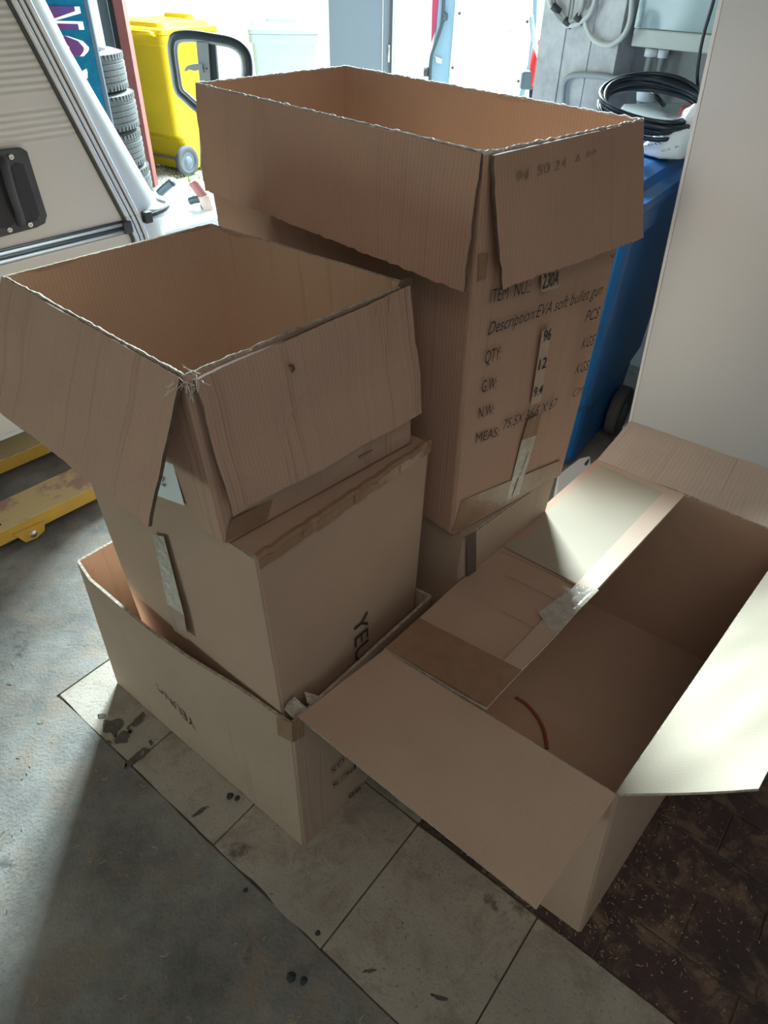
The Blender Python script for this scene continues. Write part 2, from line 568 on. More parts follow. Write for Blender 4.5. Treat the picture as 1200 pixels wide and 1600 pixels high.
def lettering(text, p0, p1, up, hgt, nrm, m, parent, shear=0.0, name='printed_lettering', lift=.0016, bold=0.0):
    """flat print from p0 to p1 (baseline ends), cap height hgt in metres"""
    cu = bpy.data.curves.new('t', 'FONT')
    cu.body = text
    cu.resolution_u = 3
    cu.offset = bold
    to = bpy.data.objects.new('t', cu)
    COL.objects.link(to)
    bpy.context.view_layer.update()
    dg = bpy.context.evaluated_depsgraph_get()
    me = bpy.data.meshes.new_from_object(to.evaluated_get(dg))
    bpy.data.objects.remove(to)
    xs = [v.co.x for v in me.vertices]
    x0, x1 = min(xs), max(xs)
    X = Vector(p1) - Vector(p0)
    U = Vector(up).normalized() * hgt / .72
    n = Vector(nrm).normalized()
    for v in me.vertices:
        a, b = (v.co.x - x0) / (x1 - x0), v.co.y
        v.co = Vector(p0) + X * a + U * b + X.normalized() * (shear * b * hgt) + n * lift
    me.name = name
    return link(name, me, m, parent)


def carton(name, label, rim, base, cat='box', group=None, mo=None, mi=None, edge=None, t=.006, flaps=(), walls=(0, 1, 2, 3), rag=.0015, bulge=.004, rims=None, floor=True, bows=None, rim_cord=()):
    """corners anticlockwise from above; flap = (side, outer a, outer b, options)"""
    cen = sum(base, Vector()) / 4
    root = empty(name, (cen.x, cen.y, base[0].z), label, cat, group)
    c2 = sum(rim, Vector()) / 4
    sides = []
    for i in range(4):
        a, b = rim[i], rim[(i + 1) % 4]
        c, d = base[i], base[(i + 1) % 4]
        out = (a + b) / 2 - c2
        out.z = 0
        top = (rims or {}).get(i, [a, b])
        if i in walls:
            sides.append(panel('side_panel', top, [c, d], t, [mo, mi, edge], root, out, bulge=bulge, rag_t=rag, side_m=0, bow=(bows or {}).get(i), warp=.0003))
    if floor:
        panel('bottom_panel', [base[0] + V3(0, 0, .006), base[1] + V3(0, 0, .006)], [base[3] + V3(0, 0, .006), base[2] + V3(0, 0, .006)], t, [mi, mi, edge], root, (0, 0, 1), warp=.0005)
    for (i, rr) in rim_cord:             # torn double board along the fold
        a, b = rim[i], rim[(i + 1) % 4]
        n_ = int((b - a).length / .005)
        SEED[0] += 3.1
        s_ = SEED[0]
        pts = [a.lerp(b, k / n_) + Z1_ * (.0015 * noise.noise(Vector((k * .8, s_, 0)))) for k in range(n_ + 1)]
        tube('torn_fold', pts, [rr * .72 * (1 + .9 * noise.noise(Vector((k * .37, s_, 3))) + .3 * noise.noise(Vector((k * .9, s_, 8)))) for k in range(n_ + 1)], edge, root, seg=5)
    fl = []
    for f in flaps:
        i, oa, ob = f[:3]
        op = f[3] if len(f) > 3 else {}
        a, b = rim[i], rim[(i + 1) % 4]
        if 'hinge' in op: a, b = op['hinge']
        mm = op.get('mats', [mi, mo, edge])
        fl.append(panel('flap', [a, b], [oa, ob], t * .9, mm, root, op.get('out', (0, 0, 1)), warp=op.get('warp', .0018), rag_b=op.get('rag', rag), rag_s=rag, bulge=op.get('bulge', 0), curl=op.get('curl', 0), ridge=op.get('ridge', 0)))
    return root, sides, fl


Z1 = V3(0, 0, 1)
# ================================================================= SETTING
e1 = V3(.70, -.714, 0).normalized()     # along the door wall
e2 = V3(.714, .70, 0).normalized()      # out through the doorway
PW = V3(.80, 3.30, 0)


def room(a, b, z=0.0):
    return PW + e1 * a + e2 * b + Z1 * z


Rroom = Matrix((e1, e2, Z1)).transposed()


def rbox(name, a0, a1, b0, b1, z0, z1, m, parent=None, bevel=0):
    c = room((a0 + a1) / 2, (b0 + b1) / 2, (z0 + z1) / 2)
    return box(name, c, (a1 - a0, b1 - b0, z1 - z0), m, parent, R=Rroom, bevel=bevel)


# yard outside and dirt bed under the paving
yard = prism('yard_ground', [room(-14, .08, -.02), room(14, .08, -.02), room(14, 18, -.02), room(-14, 18, -.02)], (0, 0, -.1), M_yard)
tag(yard, kind='structure')
floor = prism('floor', [room(-5.2, -6.5, -.007), room(3.2, -6.5, -.007), room(3.2, .12, -.007), room(-5.2, .12, -.007)], (0, 0, -.1), M_dirt)
tag(floor, kind='structure')
# paver row: left edge runs from A0 along dP, width across wP
A0 = V3(-.815, 1.035, 0)
dP = (V3(-.10, .48, 0) - A0).normalized()
wP = V3(-dP.y, dP.x, 0)


def G(u, v, z=0.0):
    return A0 + dP * u + wP * v + Z1 * z


def slab(name, poly, zt, th, m, parent, jit=0.0, bev=.003):
    return prism(name, [p + V3(0, 0, zt) for p in poly], (0, 0, -th), m, parent, bevel=bev)


def edge_poly(u0, u1, v, n, amp, sd):
    return [G(u0 + (u1 - u0) * i / n, v + amp * noise.noise(Vector((i * .45, sd, 0)))) for i in range(n + 1)]


joints = [0.0, .305, .595, .905, 1.20, 1.50, 1.80]
for k in range(6):
    u0, u1 = joints[k] + .0012, joints[k + 1] - .0012
    v1 = .312
    lo = edge_poly(u0, u1, .002, 8, .012 if k == 2 else .003, k)
    hi = edge_poly(u1, u0, v1, 5, .003, k + 20)
    slab('paver', lo + hi, 0.0 + random.uniform(-.001, 0), .02, M_paver, floor)
for k in range(-1, 3):      # second row under and behind the stacks
    u0, u1 = joints[max(k, 0)] + .0012, joints[max(k, 0) + 1] - .0012
    if k < 0: continue
    slab('paver', [G(u0, .316), G(u1, .316), G(u1, .58), G(u0, .58)], -.001, .02, M_paver, floor)
# concrete: everything left of the pavers, and behind them
cp = []
cp += [G(2.6, .001)] + edge_poly(2.55, .02, -.001, 60, .004, 3.3)
cp += [G(-.003, -.004), G(-.003, .57), G(.96, .57), G(.96, 1.35), room(3.2, -.9), room(3.2, .12), room(-5.2, .12), room(-5.2, -6.5), room(-1.0, -6.5)]
for p in cp: p.z = 0
slab('concrete_slab', cp, -.0015, .02, M_conc, floor, bev=0)
# dark brown tiles to the right of the paver row
TS = [(.24, .118)]
r0 = .316
row = 0
v = r0
while v < 1.9:
    u = .84 + (.12 if row % 2 else 0) - .0
    while u < 2.3:
        if not (v > .57 - .0 and u < .98):
            zt = -.003 + random.uniform(-.001, .001)
            pl = [G(u + .002, v + .002), G(u + .236, v + .002), G(u + .236, v + .114), G(u + .002, v + .114)]
            c = sum(pl, Vector()) / 4
            if c.y > -.6: slab('floor_tile', pl, zt, .012, M_tile, floor, bev=.0015)
        u += .238
    v += .116
    row += 1

# walls, ceiling
tag(rbox('wall_back', .17, 3.2, .0, .25, 0, 3.0, M_plast), kind='structure')
wl = tag(rbox('wall_front', -5.2, 3.2, -6.75, -6.5, 0, 3.0, M_plast), kind='structure')
tag(rbox('wall_left', -5.45, -5.2, -6.75, .25, 0, 3.0, M_plast), kind='structure')
tag(rbox('wall_right', 3.2, 3.45, -6.75, .25, 0, 3.0, M_plast), kind='structure')
tag(rbox('ceiling', -5.45, 3.45, -6.75, .25, 3.0, 3.15, M_ceil), kind='structure')
tag(rbox('trim_lintel', -5.2, .17, .0, .25, 2.75, 3.0, M_plast), kind='structure')

# board-marked concrete pillar
pp = PW - e2 * .12
pc0, pc1 = PL(838, 100, pp, e2), PL(962, 100, pp, e2)
a0, a1 = (pc0 - PW).dot(e1), (pc1 - PW).dot(e1)
pil = empty('trim_pillar', room((a0 + a1) / 2, 0, 0), 'rough board-marked concrete pillar at the doorway edge', 'pillar')
pil['kind'] = 'structure'
nb = 6
for k in range(nb):
    x0 = a0 + (a1 - a0) * k / nb
    x1 = a0 + (a1 - a0) * (k + 1) / nb
    rbox('concrete_board_mark', x0, x1, -.12 - .004 * (k % 2) - random.uniform(0, .003), .25, 0, 2.998, M_pillar, pil, bevel=.002)

# oxide red door post with its dark seal strip
pb = W(243, 291, 0)
post = empty('door_post', pb, 'oxide red steel post at the left side of the doorway, in front of yellow bin', 'post')
box('post_section', (pb.x - .03, pb.y + .02, 1.37), (.07, .09, 2.76), M_redpost, post, bevel=.004)
box('seal_strip', (pb.x - .095, pb.y + .06, 1.37), (.05, .05, 2.76), M_blk, post)
box('door_jamb', (pb.x - .17, pb.y + .10, 1.37), (.07, .05, 2.76), M_doorg, post)

# pale house wall across the yard
fw = box('house_wall', (0.5, 15.5, 2.2), (22, .3, 4.6), mat('pale_render', (.8, .82, .82), .9))
tag(fw, 'pale rendered house wall across the bright yard', 'wall')
fw['kind'] = 'structure'

# ================================================================= BOXES
# ---- tall carton on the right stack
zr = 1.273
A, B, C, D = W(307, 131, zr), W(540, 104, zr), W(1003, 188, zr), W(760, 240, zr)
zb = .603
D2, C2 = W(706, 833, zb), W(874, 742, zb)
A2, B2 = D2 + (A - D) + V3(.01, 0, 0) - Z1 * 0, C2 + (B - C)
A2.z = B2.z = zb
nL = V3(-.727, -.687, 0)
nF = (C - D).cross(Z1).normalized()
BOW = (C - D).normalized() * .013
big, bs, bf = carton('tall_cardboard_box', 'tall open brown box with black shipping print, on top of the right stack', [D, C, B, A], [D2, C2, B2, A2],
    mo=M_big, mi=M_bigin, edge=M_torn, rag=.0042, bulge=0.0, rim_cord=[(0, .0042), (1, .0036), (2, .0036), (3, .0042)],
    bows={0: lambda u, v: BOW * (u * math.sin(PI * v)), 1: lambda u, v: BOW * ((1 - u) * math.sin(PI * v))},
    flaps=[(0, W(783, 452, 1.092), W(1003, 372, 1.100), {'hinge': (W(768, 243, zr), W(1003, 188, zr)), 'mats': [M_big, M_big, M_dark], 'out': nF, 'warp': .0005}),
           (3, W(322, 297, 1.10), W(726, 457, 1.103), {'hinge': (A, W(754, 240, zr)), 'mats': [M_big, M_big, M_dark], 'out': nL, 'bulge': .006}),
           (1, C - Z1 * .18 + V3(.03, .02, 0), B - Z1 * .18 + V3(.02, .03, 0)),
           (2, B - Z1 * .18 + V3(-.01, .03, 0), A - Z1 * .18 + V3(-.02, .03, 0))])
# print on the end face
fp, fn = D2, (C2 - D2).cross((D - D2)).normalized()
if fn.dot(V3(.7, -.7, 0)) < 0: fn = -fn
fup = ((D + C) / 2 - (D2 + C2) / 2).normalized()


def face(px, py, p=None, n=None):
    return PL(px, py, p if p is not None else fp, n if n is not None else fn)


def pr(text, x0, y0, x1, y1, cap, m=M_ink, bold=0.0, sh=0.0):
    q_ = fp + fn * .0052
    lettering(text, face(x0, y0, q_), face(x1, y1, q_), fup, cap, fn, m, bs[0], shear=sh, lift=0, bold=bold)


def patch(quad, m, parent, p=None, n=None, lift=.0040, name='tape_strip', jag=.0004):
    nn = n if n is not None else fn
    q_ = (p if p is not None else fp) + nn * lift
    return strip(name, [face(x, y, q_, nn) for x, y in quad], m, parent, nn * .0002, jag=jag)


patch([(846, 430), (872, 424), (872, 449), (846, 457)], M_patch, bs[0], name='number_patch', lift=.0034, jag=0)
patch([(847, 518), (862, 510), (845, 627), (829, 634)], M_patch, bs[0], name='number_patch', lift=.0034, jag=0)
patch([(825, 656), (846, 646), (838, 680), (815, 688)], M_btape, bs[0])
patch([(815, 688), (838, 680), (810, 776), (792, 780)], M_ctape, bs[0], jag=.0012)
patch([(826, 706), (829, 708), (811, 772), (800, 776)], M_ctape, bs[0], lift=.005, jag=.001)
patch([(748, 398), (763, 396), (760, 434), (746, 440)], M_btape, bs[0])
patch([(722, 782), (876, 719), (874, 742), (706, 833)], M_btape, bs[0], lift=.0041)
pr('ITEM  NU.:', 765, 474, 827, 457, .022)
pr('230A', 847, 452, 872, 444, .024, bold=.012)
pr('Description:EVA soft bullet gun', 762, 524, 939, 460, .022, sh=.25)
pr('QTY:', 757, 569, 782, 561, .024)
pr('96', 848, 535, 860, 530, .022, bold=.012)
pr('PCS', 913, 504, 933, 497, .022, sh=.3)
pr('KGS', 907, 546, 926, 539, .022, sh=.3)
pr('KGS', 898, 585, 917, 578, .022, sh=.3)
pr('CM', 893, 621, 908, 616, .019, M_inkb, sh=.3)
pr('12', 841, 579, 853, 574, .022, bold=.012)
pr('9.4', 833, 621, 847, 615, .020, bold=.012)
pr('G.W:', 752, 614, 775, 607, .024)
pr('N.W:', 747, 654, 771, 647, .022)
pr('MEAS:', 743, 693, 779, 681, .021)
pr('75.5X 36.5 X 67', 785, 672, 868, 636, .021, sh=.2)
for (x, y) in ((952, 405), (934, 515), (910, 620)):
    pr('v', x, y, x + 8, y - 3, .012, M_inkb)
# faint hand marks on the end flap
q0, q1 = W(768, 243, zr), W(1003, 188, zr)
flp = W(783, 452, 1.092)
fln = (q1 - q0).cross(flp - q0).normalized()
if fln.dot(nF) < 0: fln = -fln
lettering('94  50 24  A 88', PL(800, 284, q0, fln), PL(925, 248, q0, fln), Z1, .014, fln, M_faint, bf[0], lift=.0060)
patch([(724, 408), (757, 396), (752, 440), (722, 448)], M_btape, bf[1], p=D, n=nL, lift=.012) if False else None

# ---- lower closed box of the right stack
u0 = W(727, 838, .60); u1 = V3(.372, 1.220, .60)
ud = (A2 - D2).normalized() * .70
ub = [V3(.150, 1.005, 0), V3(.352, 1.250, 0)]
ub += [ub[1] + ud, ub[0] + ud]
for p in ub: p.z = 0.001
ut = [u0, u1, u1 + ud, u0 + ud]
for p in ut: p.z = .596
low, ls, lf = carton('closed_cardboard_box', 'closed brown box squeezed under the tall printed box at the bottom of right stack', ut, ub, mo=M_bot, mi=M_bot, edge=M_flute, rag=.0006, bulge=.004)
panel('top_flap', [ut[0], ut[1]], [ut[3], ut[2]], .006, [M_bot, M_bot, M_flute], low, (0, 0, 1))
nlow = (u1 - u0).cross(Z1).normalized()
patch([(729, 838), (744, 830), (744, 905), (730, 908)], M_dark, ls[0], p=ub[0].lerp(u0, .8), n=nlow, lift=.010, jag=.002)  # plain dark strip along the front left corner of the box

# ---- bottom box of the left stack (open, holding the middle box)
rimL, rimF = W(122, 876, .436), W(455, 1130, .44)
bL, bF = W(185, 1066, .001), W(475, 1321, .001)
wdir = V3(.63, .776, 0).normalized()
bR, bB = bF + wdir * .40, bL + wdir * .37
rR, rB = rimF + wdir * .40, rimL + wdir * .37
rimpts = [W(x, y, .436) for x, y in ((122, 876), (141, 905), (182, 940), (235, 984), (292, 1025), (375, 1075), (430, 1113), (455, 1130))]
bot, bos, bof = carton('floor_cardboard_box', 'brown box with upside-down print on its left face, standing on the pavers', [rimF, rR, rB, rimL], [bF, bR, bB, bL],
    mo=M_bot, mi=M_topin, edge=M_flute, rag=.0012, bulge=.002, rims={3: rimpts})
nbl = (bL - bF).cross(Z1).normalized()
if nbl.dot(V3(-.6, -.8, 0)) < 0: nbl = -nbl
nbf = (bR - bF).cross(Z1).normalized()
lettering('YEUNG', PL(309, 1122, bF, nbl), PL(249, 1056, bF, nbl), -Z1, .036, nbl, M_inkb if False else M_ink, bos[3], lift=.0125)
patch([(432, 1120), (456, 1130), (457, 1160), (434, 1148)], M_btape, bos[3], p=bF, n=nbl, lift=.011)
patch([(456, 1130), (474, 1120), (476, 1150), (457, 1160)], M_btape, bos[0], p=bF, n=nbf, lift=.008)
lettering('PCS', PL(552, 1190, bF, nbf), PL(516, 1222, bF, nbf), -Z1, .020, nbf, M_ink, bos[0], lift=.0078)
lettering('KGS', PL(545, 1168, bF, nbf), PL(514, 1199, bF, nbf), -Z1, .020, nbf, M_ink, bos[0], lift=.0078)
lettering('88', PL(560, 1225, bF, nbf), PL(541, 1240, bF, nbf), -Z1, .016, nbf, M_ink, bos[0], lift=.0078)
# torn paper tabs on the right front rim
for (x, y, s, rz) in ((462, 1108, .020, .2), (489, 1093, .016, 1.0)):
    c = W(x, y, .452)
    t_ = [c + (V3(math.cos(rz + a) * s * r, math.sin(rz + a) * s * r * .6, 0) + Z1 * (math.sin(a) * s * .8)) for a, r in ((0, 1), (.7, .7), (1.5, 1.2), (2.4, .8), (3.1, 1), (4.4, .9), (5.2, 1.1))]
    prism('torn_tab', t_, nbf * .0012, M_flute, bot)

# ---- middle closed box
mF, mR = V3(-.177, .696, .812), V3(.073, .999, .812)
mB, mL = V3(-.285, 1.290, .812), V3(-.535, .985, .812)
nF_, nR_ = V3(-.160, .716, .013), V3(.060, .988, .013)
nL_ = nF_ + (mL - mF).normalized() * .44
nB_ = nR_ + (mL - mF).normalized() * .44
for p in (nL_, nB_): p.z = .013
mid, ms, mf = carton('taped_cardboard_box', 'closed brown box with a clear tape strip, middle of the left stack', [mF, mR, mB, mL], [nF_, nR_, nB_, nL_],
    mo=M_plain, mi=M_plain, edge=M_flute, rag=.001, bulge=.003)
panel('top_flap', [mF - Z1 * .001, mR - Z1 * .001], [(mF + mL) / 2, (mR + mB) / 2], .005, [M_plain, M_plain, M_flute], mid, (0, 0, 1), warp=.003)
panel('top_flap', [(mF + mL) / 2, (mR + mB) / 2], [mL, mB], .005, [M_plain, M_plain, M_flute], mid, (0, 0, 1), warp=.001)
nml = (mL - mF).cross(Z1).normalized()
if nml.dot(V3(-.6, -.8, 0)) < 0: nml = -nml
nmf = (mR - mF).cross(Z1).normalized()
# the clear tape down the left face
for (qd, mm, lf_) in (([(238, 835), (256, 838), (288, 962), (262, 945)], M_ctape, .0085), ([(262, 945), (288, 962), (294, 1000), (272, 985)], M_btape, .0085)):
    patch(qd, mm, ms[3], p=mF, n=nml, lift=lf_, jag=.0008)
# crumpled brown tape along the front top edge
for k in range(14):
    a = mF.lerp(mR, k / 14); b = mF.lerp(mR, (k + 1) / 14)
    dz = .016 + .005 * noise.noise(Vector((k * .9, 1, 1)))
    strip('tape_strip', [a + Z1 * .003, b + Z1 * .003, b - Z1 * dz, a - Z1 * dz], M_btape, ms[0], nmf * (.0068 + .0008 * (k % 2)), n=4, jag=.001)
bm = bmesh.new()
cr_pts = [mF.lerp(mR, k / 30) + nmf * (.002 + .004 * noise.noise(Vector((k * .7, 0, 5)))) + Z1 * (.004 + .006 * noise.noise(Vector((k * .6, 4, 5)))) for k in range(31)]
tube_bm(bm, cr_pts, [.007 + .003 * noise.noise(Vector((k, 7, 5))) for k in range(31)], 6)
from_bm('crumpled_edge', bm, M_btape, mid)
lettering('YEUNG', PL(548, 968, mF, nmf), PL(553, 1084, mF, nmf), (mR - mF), .040, nmf, M_ink, ms[0], lift=.0085)

# ---- top open box of the left stack
zt = 1.084
tL, tB, tR, tF = W(5, 432, zt), W(328, 350, zt), W(637, 443, zt), W(288, 588, zt)
zb = .8165
sF, sR = W(352, 848, zb + .003), W(640, 690, zb + .003)
sL = sF + (tL - tF); sB = sR + (tB - tR)
for p in (sF, sR, sL, sB): p.z = zb + .003
ntl = (tL - tF).cross(Z1).normalized()
if ntl.dot(V3(-.6, -.8, 0)) < 0: ntl = -ntl
ntf = (tR - tF).cross(Z1).normalized()
fa = W(240, 822, .90)
fb = V3(fa.x, fa.y, .90) + (tL - tF) * 1.0
top, ts, tf = carton('ridged_cardboard_box', 'open brown box with hanging flaps, on top of the left stack', [tF, tR, tB, tL], [sF, sR, sB, sL],
    mo=M_top, mi=M_topin, edge=M_flute, rag=.002, bulge=.002, rim_cord=[(0, .0036), (3, .0036)],
    flaps=[(3, fb, fa, {'hinge': (tL, W(283, 590, zt)), 'mats': [M_top, M_top, M_dark], 'out': ntl, 'warp': .003, 'curl': .004, 'ridge': .0015}),
           (0, W(362, 806, .882), W(658, 645, .880), {'hinge': (W(302, 594, zt), W(641, 445, zt)), 'mats': [M_top, M_top, M_dark], 'out': ntf, 'warp': .0028, 'ridge': .0011}),
           (2, tB - Z1 * .2 + V3(-.02, .02, 0), tL - Z1 * .2 + V3(-.03, .02, 0)),
           (1, tR - Z1 * .17 + V3(.008, .012, 0), tB - Z1 * .18 + V3(.012, .012, 0))])
# white shipping label on the left face
lab = strip('shipping_label', [PL(x, y, sF, ntl) for x, y in ((262, 690), (272, 698), (296, 786), (240, 766))], M_wht, ts[3], ntl * .0085)
lettering('M', PL(262, 752, sF, ntl), PL(260, 738, sF, ntl), ntf, .010, ntl, M_ink, ts[3], lift=.011)
for (qd, mm, l_) in (([(495, 742), (526, 738), (520, 760), (498, 760)], M_btape, .008), ([(362, 812), (640, 672), (641, 690), (352, 848)], M_btape, .0072), ([(530, 735), (636, 678), (636, 684), (530, 741)], M_wht, .0082)):
    patch(qd, mm, ts[0], p=sF, n=ntf, lift=l_, jag=.001)
# frayed fibres at the front corner
bm = bmesh.new()
for k in range(26):
    p = tF + V3(random.uniform(-.012, .02), random.uniform(-.012, .012), random.uniform(-.01, .004))
    pts = [p]
    d = V3(random.uniform(-1, 1), random.uniform(-1, .3), random.uniform(-2.2, .8)).normalized()
    for j in range(4):
        d = (d + V3(random.uniform(-.6, .6), random.uniform(-.6, .6), random.uniform(-.5, .2))).normalized()
        pts.append(pts[-1] + d * random.uniform(.003, .009))
    tube_bm(bm, pts, .0005, 4)
o = from_bm('frayed_fibres', bm, M_torn, top); o['kind'] = 'stuff'
# creases and a torn bit on the front flap
fh0, fo0 = W(306, 600, zt), W(362, 806, .882)
flq = (W(642, 447, zt) - fh0).cross(fo0 - fh0).normalized()
if flq.dot(ntf) < 0: flq = -flq
for pl_ in ([(588, 475), (582, 530), (570, 600), (560, 640)], [(493, 560), (478, 600), (455, 640), (432, 690)], [(608, 460), (603, 520), (590, 585)]):
    bm = bmesh.new()
    tube_bm(bm, smoothline([PL(x, y, fh0, flq) + flq * .0026 for x, y in pl_], 5), .0014, 5)
    from_bm('crease', bm, M_top, tf[1])
prism('torn_tab', [PL(x, y, fh0, flq) + flq * .003 for x, y in ((447, 570), (454, 568), (457, 574), (452, 580), (455, 574))], flq * .003, M_dark, tf[1])
prism('torn_tab', [PL(x, y, fh0, flq) + flq * .003 for x, y in ((558, 713), (572, 704), (580, 701), (575, 705), (560, 716))], flq * .002, M_btape, tf[1])
prism('torn_tab', [tR + V3(-.022, -.02, -.012), tR + V3(.002, .0, -.008), tR + V3(.004, .004, .01), tR + V3(-.012, -.012, .008)], ntf * .006, M_dark, top)

# ---- wide open box on the right
zo = .48
oFL, oFR, oBR, oBL = W(600, 1017, zo), W(963, 1243, zo), W(1238, 840, zo), W(932, 720, zo)
gFR = W(905, 1456, -.002)
gFL = V3(.045, .785, 0); gBR = gFR + (oBR - oFR); gBL = gFL + (oBL - oFL)
for p in (gFR, gFL, gBR, gBL): p.z = .001
ofl = [(3, W(1070, 775, zo + .012), W(760, 1108, zo + .004), {'mats': [M_open, M_open, M_flute], 'warp': .002, 'hinge': (oBL + Z1 * .002, oFL + Z1 * .002)}),
       (0, W(465, 1121, .452), W(838, 1421, .39), {'mats': [M_open, M_open, M_flute], 'warp': .0012, 'rag': .001}),
       (1, W(1185, 1235, .52), W(1185, 1235, .52) + (oBR - oFR) * .98, {'mats': [M_daylit, M_open, M_flute], 'warp': .002}),  # right flap coloured as daylit kraft
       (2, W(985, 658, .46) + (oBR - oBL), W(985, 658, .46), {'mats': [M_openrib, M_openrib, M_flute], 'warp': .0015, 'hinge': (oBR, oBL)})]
opn, ops, opf = carton('wide_cardboard_box', 'large empty brown box with all four flaps open, at right on the dark tiles', [oFL, oFR, oBR, oBL], [gFL, gFR, gBR, gBL],
    mo=M_open, mi=M_openin, edge=M_flute, rag=.0006, bulge=.003, flaps=ofl)
# order of corners: side 0 front, 1 right, 2 back, 3 left
fz = (oBL + oFL) / 2
zn = (W(1070, 775, zo + .012) - oBL).cross(oFL - oBL).normalized()
if zn.z < 0: zn = -zn
def lf(px, py): return PL(px, py, oBL + Z1 * .002, zn)
strip('tape_strip', [lf(1070, 775), lf(761, 1107), lf(733, 1091), lf(1040, 767)], M_btape if False else M_patch, opf[0], zn * .0045, n=20)
strip('tape_strip', [lf(933, 722), lf(1070, 775), lf(1062, 784), lf(938, 728)], M_patch, opf[0], zn * .0042, n=12)
strip('tape_strip', [lf(603, 1015), lf(655, 968), lf(815, 1050), lf(761, 1107)], M_btape, opf[0], zn * .0050, n=12)
strip('daylit_flap_patch', [lf(938, 728), lf(1040, 768), lf(903, 915), lf(786, 856)], M_daylit, opf[0], zn * .0038, n=8)  # daylight on the folded flap drawn as a coloured patch
strip('tape_strip', [lf(903, 915), lf(935, 925), lf(865, 995), lf(840, 960)], M_ctape, opf[0], zn * .0052, n=12, jag=.001)
for (a, b) in (((720, 922), (868, 1000)), ((782, 862), (930, 928)), ((790, 900), (905, 955))):
    bm = bmesh.new(); tube_bm(bm, [lf(*a) + zn * .003, lf((a[0] + b[0]) / 2, (a[1] + b[1]) / 2) + zn * .003, lf(*b) + zn * .003], .0010, 5)
    from_bm('crease', bm, M_open, opf[0])
# bottom flap seam and the red cord inside
inz = gFL.z + .014
panel('bottom_flap', [V3(*gFL.xy, inz) + (oFR - oFL).normalized() * .012 + (oBL - oFL).normalized() * .012, V3(*gFR.xy, inz) - (oFR - oFL).normalized() * .012 + (oBL - oFL).normalized() * .012],
      [V3(*gFL.xy, inz) + (oFR - oFL).normalized() * .012 + (oBL - oFL) * .47, V3(*gFR.xy, inz) - (oFR - oFL).normalized() * .012 + (oBL - oFL) * .47], .005, [M_open, M_open, M_dark], opn, (0, 0, 1))
mark = [W(x, y, .0225) for x, y in ((806, 1090), (822, 1100), (838, 1118), (849, 1138), (853, 1155), (855, 1170))]
o = tube('red_string', smoothline(mark, 5), .0042, mat('dull_red_cord', (.30, .075, .05), .6)); tag(o, 'dull red piece of string lying curved inside the wide open box', 'string')

# ================================================================= CARAVAN
cs = V3(.65, .76, 0).normalized()        # along the side, towards the nose
cn = V3(.76, -.65, 0).normalized()       # out of the side, towards the room
cp0 = PL(0, 383, (-1.129, 1.998, .8), cn)
car = empty('caravan', (-2.4, 1.2, 0), 'cream and white caravan with aluminium trims and sloping nose at the left', 'caravan')


def CP(px, py, out=0.0):
    return PL(px, py, cp0 + cn * out, cn)


def CS(s, w_, z):                        # s along side from cp0, w_ inwards
    q = cp0 + cs * s - cn * w_
    return V3(q.x, q.y, z)


kTop, kBot = CP(34, 0), CP(212, 345)
sk = lambda p: (p - cp0).dot(cs)
slope = (sk(kBot) - sk(kTop)) / (kBot.z - kTop.z)
zK = kBot.z
sK = sk(kBot)
sAt = lambda z: sK + slope * (z - zK)
ZT = 2.15
zB = .22
prof = [(-3.0, zB), (sK + .01, zB), (sK, zK - .02), (sK, zK + .005), (sAt(.95), .95), (sAt(1.1), 1.1), (sAt(1.25), 1.25), (sAt(ZT - .15), ZT - .15), (sAt(ZT - .15) - .12, ZT), (-3.0, ZT)]
# rounded shell across the width
r = .10
layers = []
for k in range(7):
    th = k / 6 * PI / 2
    layers.append((r * (1 - math.cos(th)), r * math.sin(th)))
Wd = 2.0
lay = layers + [(Wd - a, b) for a, b in reversed(layers)]
vs, fs = [], []
for (wi, ad) in lay:
    for (s, z) in prof:
        front = s > -2.9
        vs.append(CS(s + (ad * (1.0 + .5 * max(0, min(1, (1.25 - z) / .45))) if front else 0), wi, z))
n = len(prof)
for k in range(len(lay) - 1):
    for i in range(n):
        fs.append((k * n + i, k * n + (i + 1) % n, (k + 1) * n + (i + 1) % n, (k + 1) * n + i))
fs.append(tuple(range(n))[::-1])
fs.append(tuple(range((len(lay) - 1) * n, len(lay) * n)))
bm = bmesh.new()
vv = [bm.verts.new(v) for v in vs]
for f in fs: bm.faces.new([vv[i] for i in f])
o = from_bm('body_shell', bm, M_gelc, car)
for p in o.data.polygons: p.use_smooth = len(p.vertices) == 4
# ribbed side sheet
bands = [(300, 0), (0, 0)]
def ribs(z):
    zz = [(CP(60, 222).z, CP(60, 166).z), (CP(20, 150).z, CP(20, 150).z + .9)]
    for a, b in zz:
        if a < z < b:
            return .0018 * math.sin((z - a) / .0165 * 2 * PI)
    return 0.0
vs, fs = [], []
rows = []
z = zK + .01
while z < ZT - .03:
    rows.append(z); z += .0041
for z in rows:
    e = .006 + ribs(z)
    rr = sAt(z) - .015
    if z > ZT - .15: rr = sAt(ZT - .15) - .13
    vs += [CS(-2.95, -e, z), CS(rr, -e, z)]
for i in range(len(rows) - 1): fs.append((2 * i, 2 * i + 1, 2 * i + 3, 2 * i + 2))
o = link('ribbed_side_sheet', meshd('sheet', vs, fs), M_cream, car, True)
prism('lower_side_sheet', [CS(-2.95, 0, zB + .02), CS(sK - .02, 0, zB + .02), CS(sK - .03, 0, zK - .03), CS(-2.95, 0, zK - .03)], cn * .005, M_cream, car)
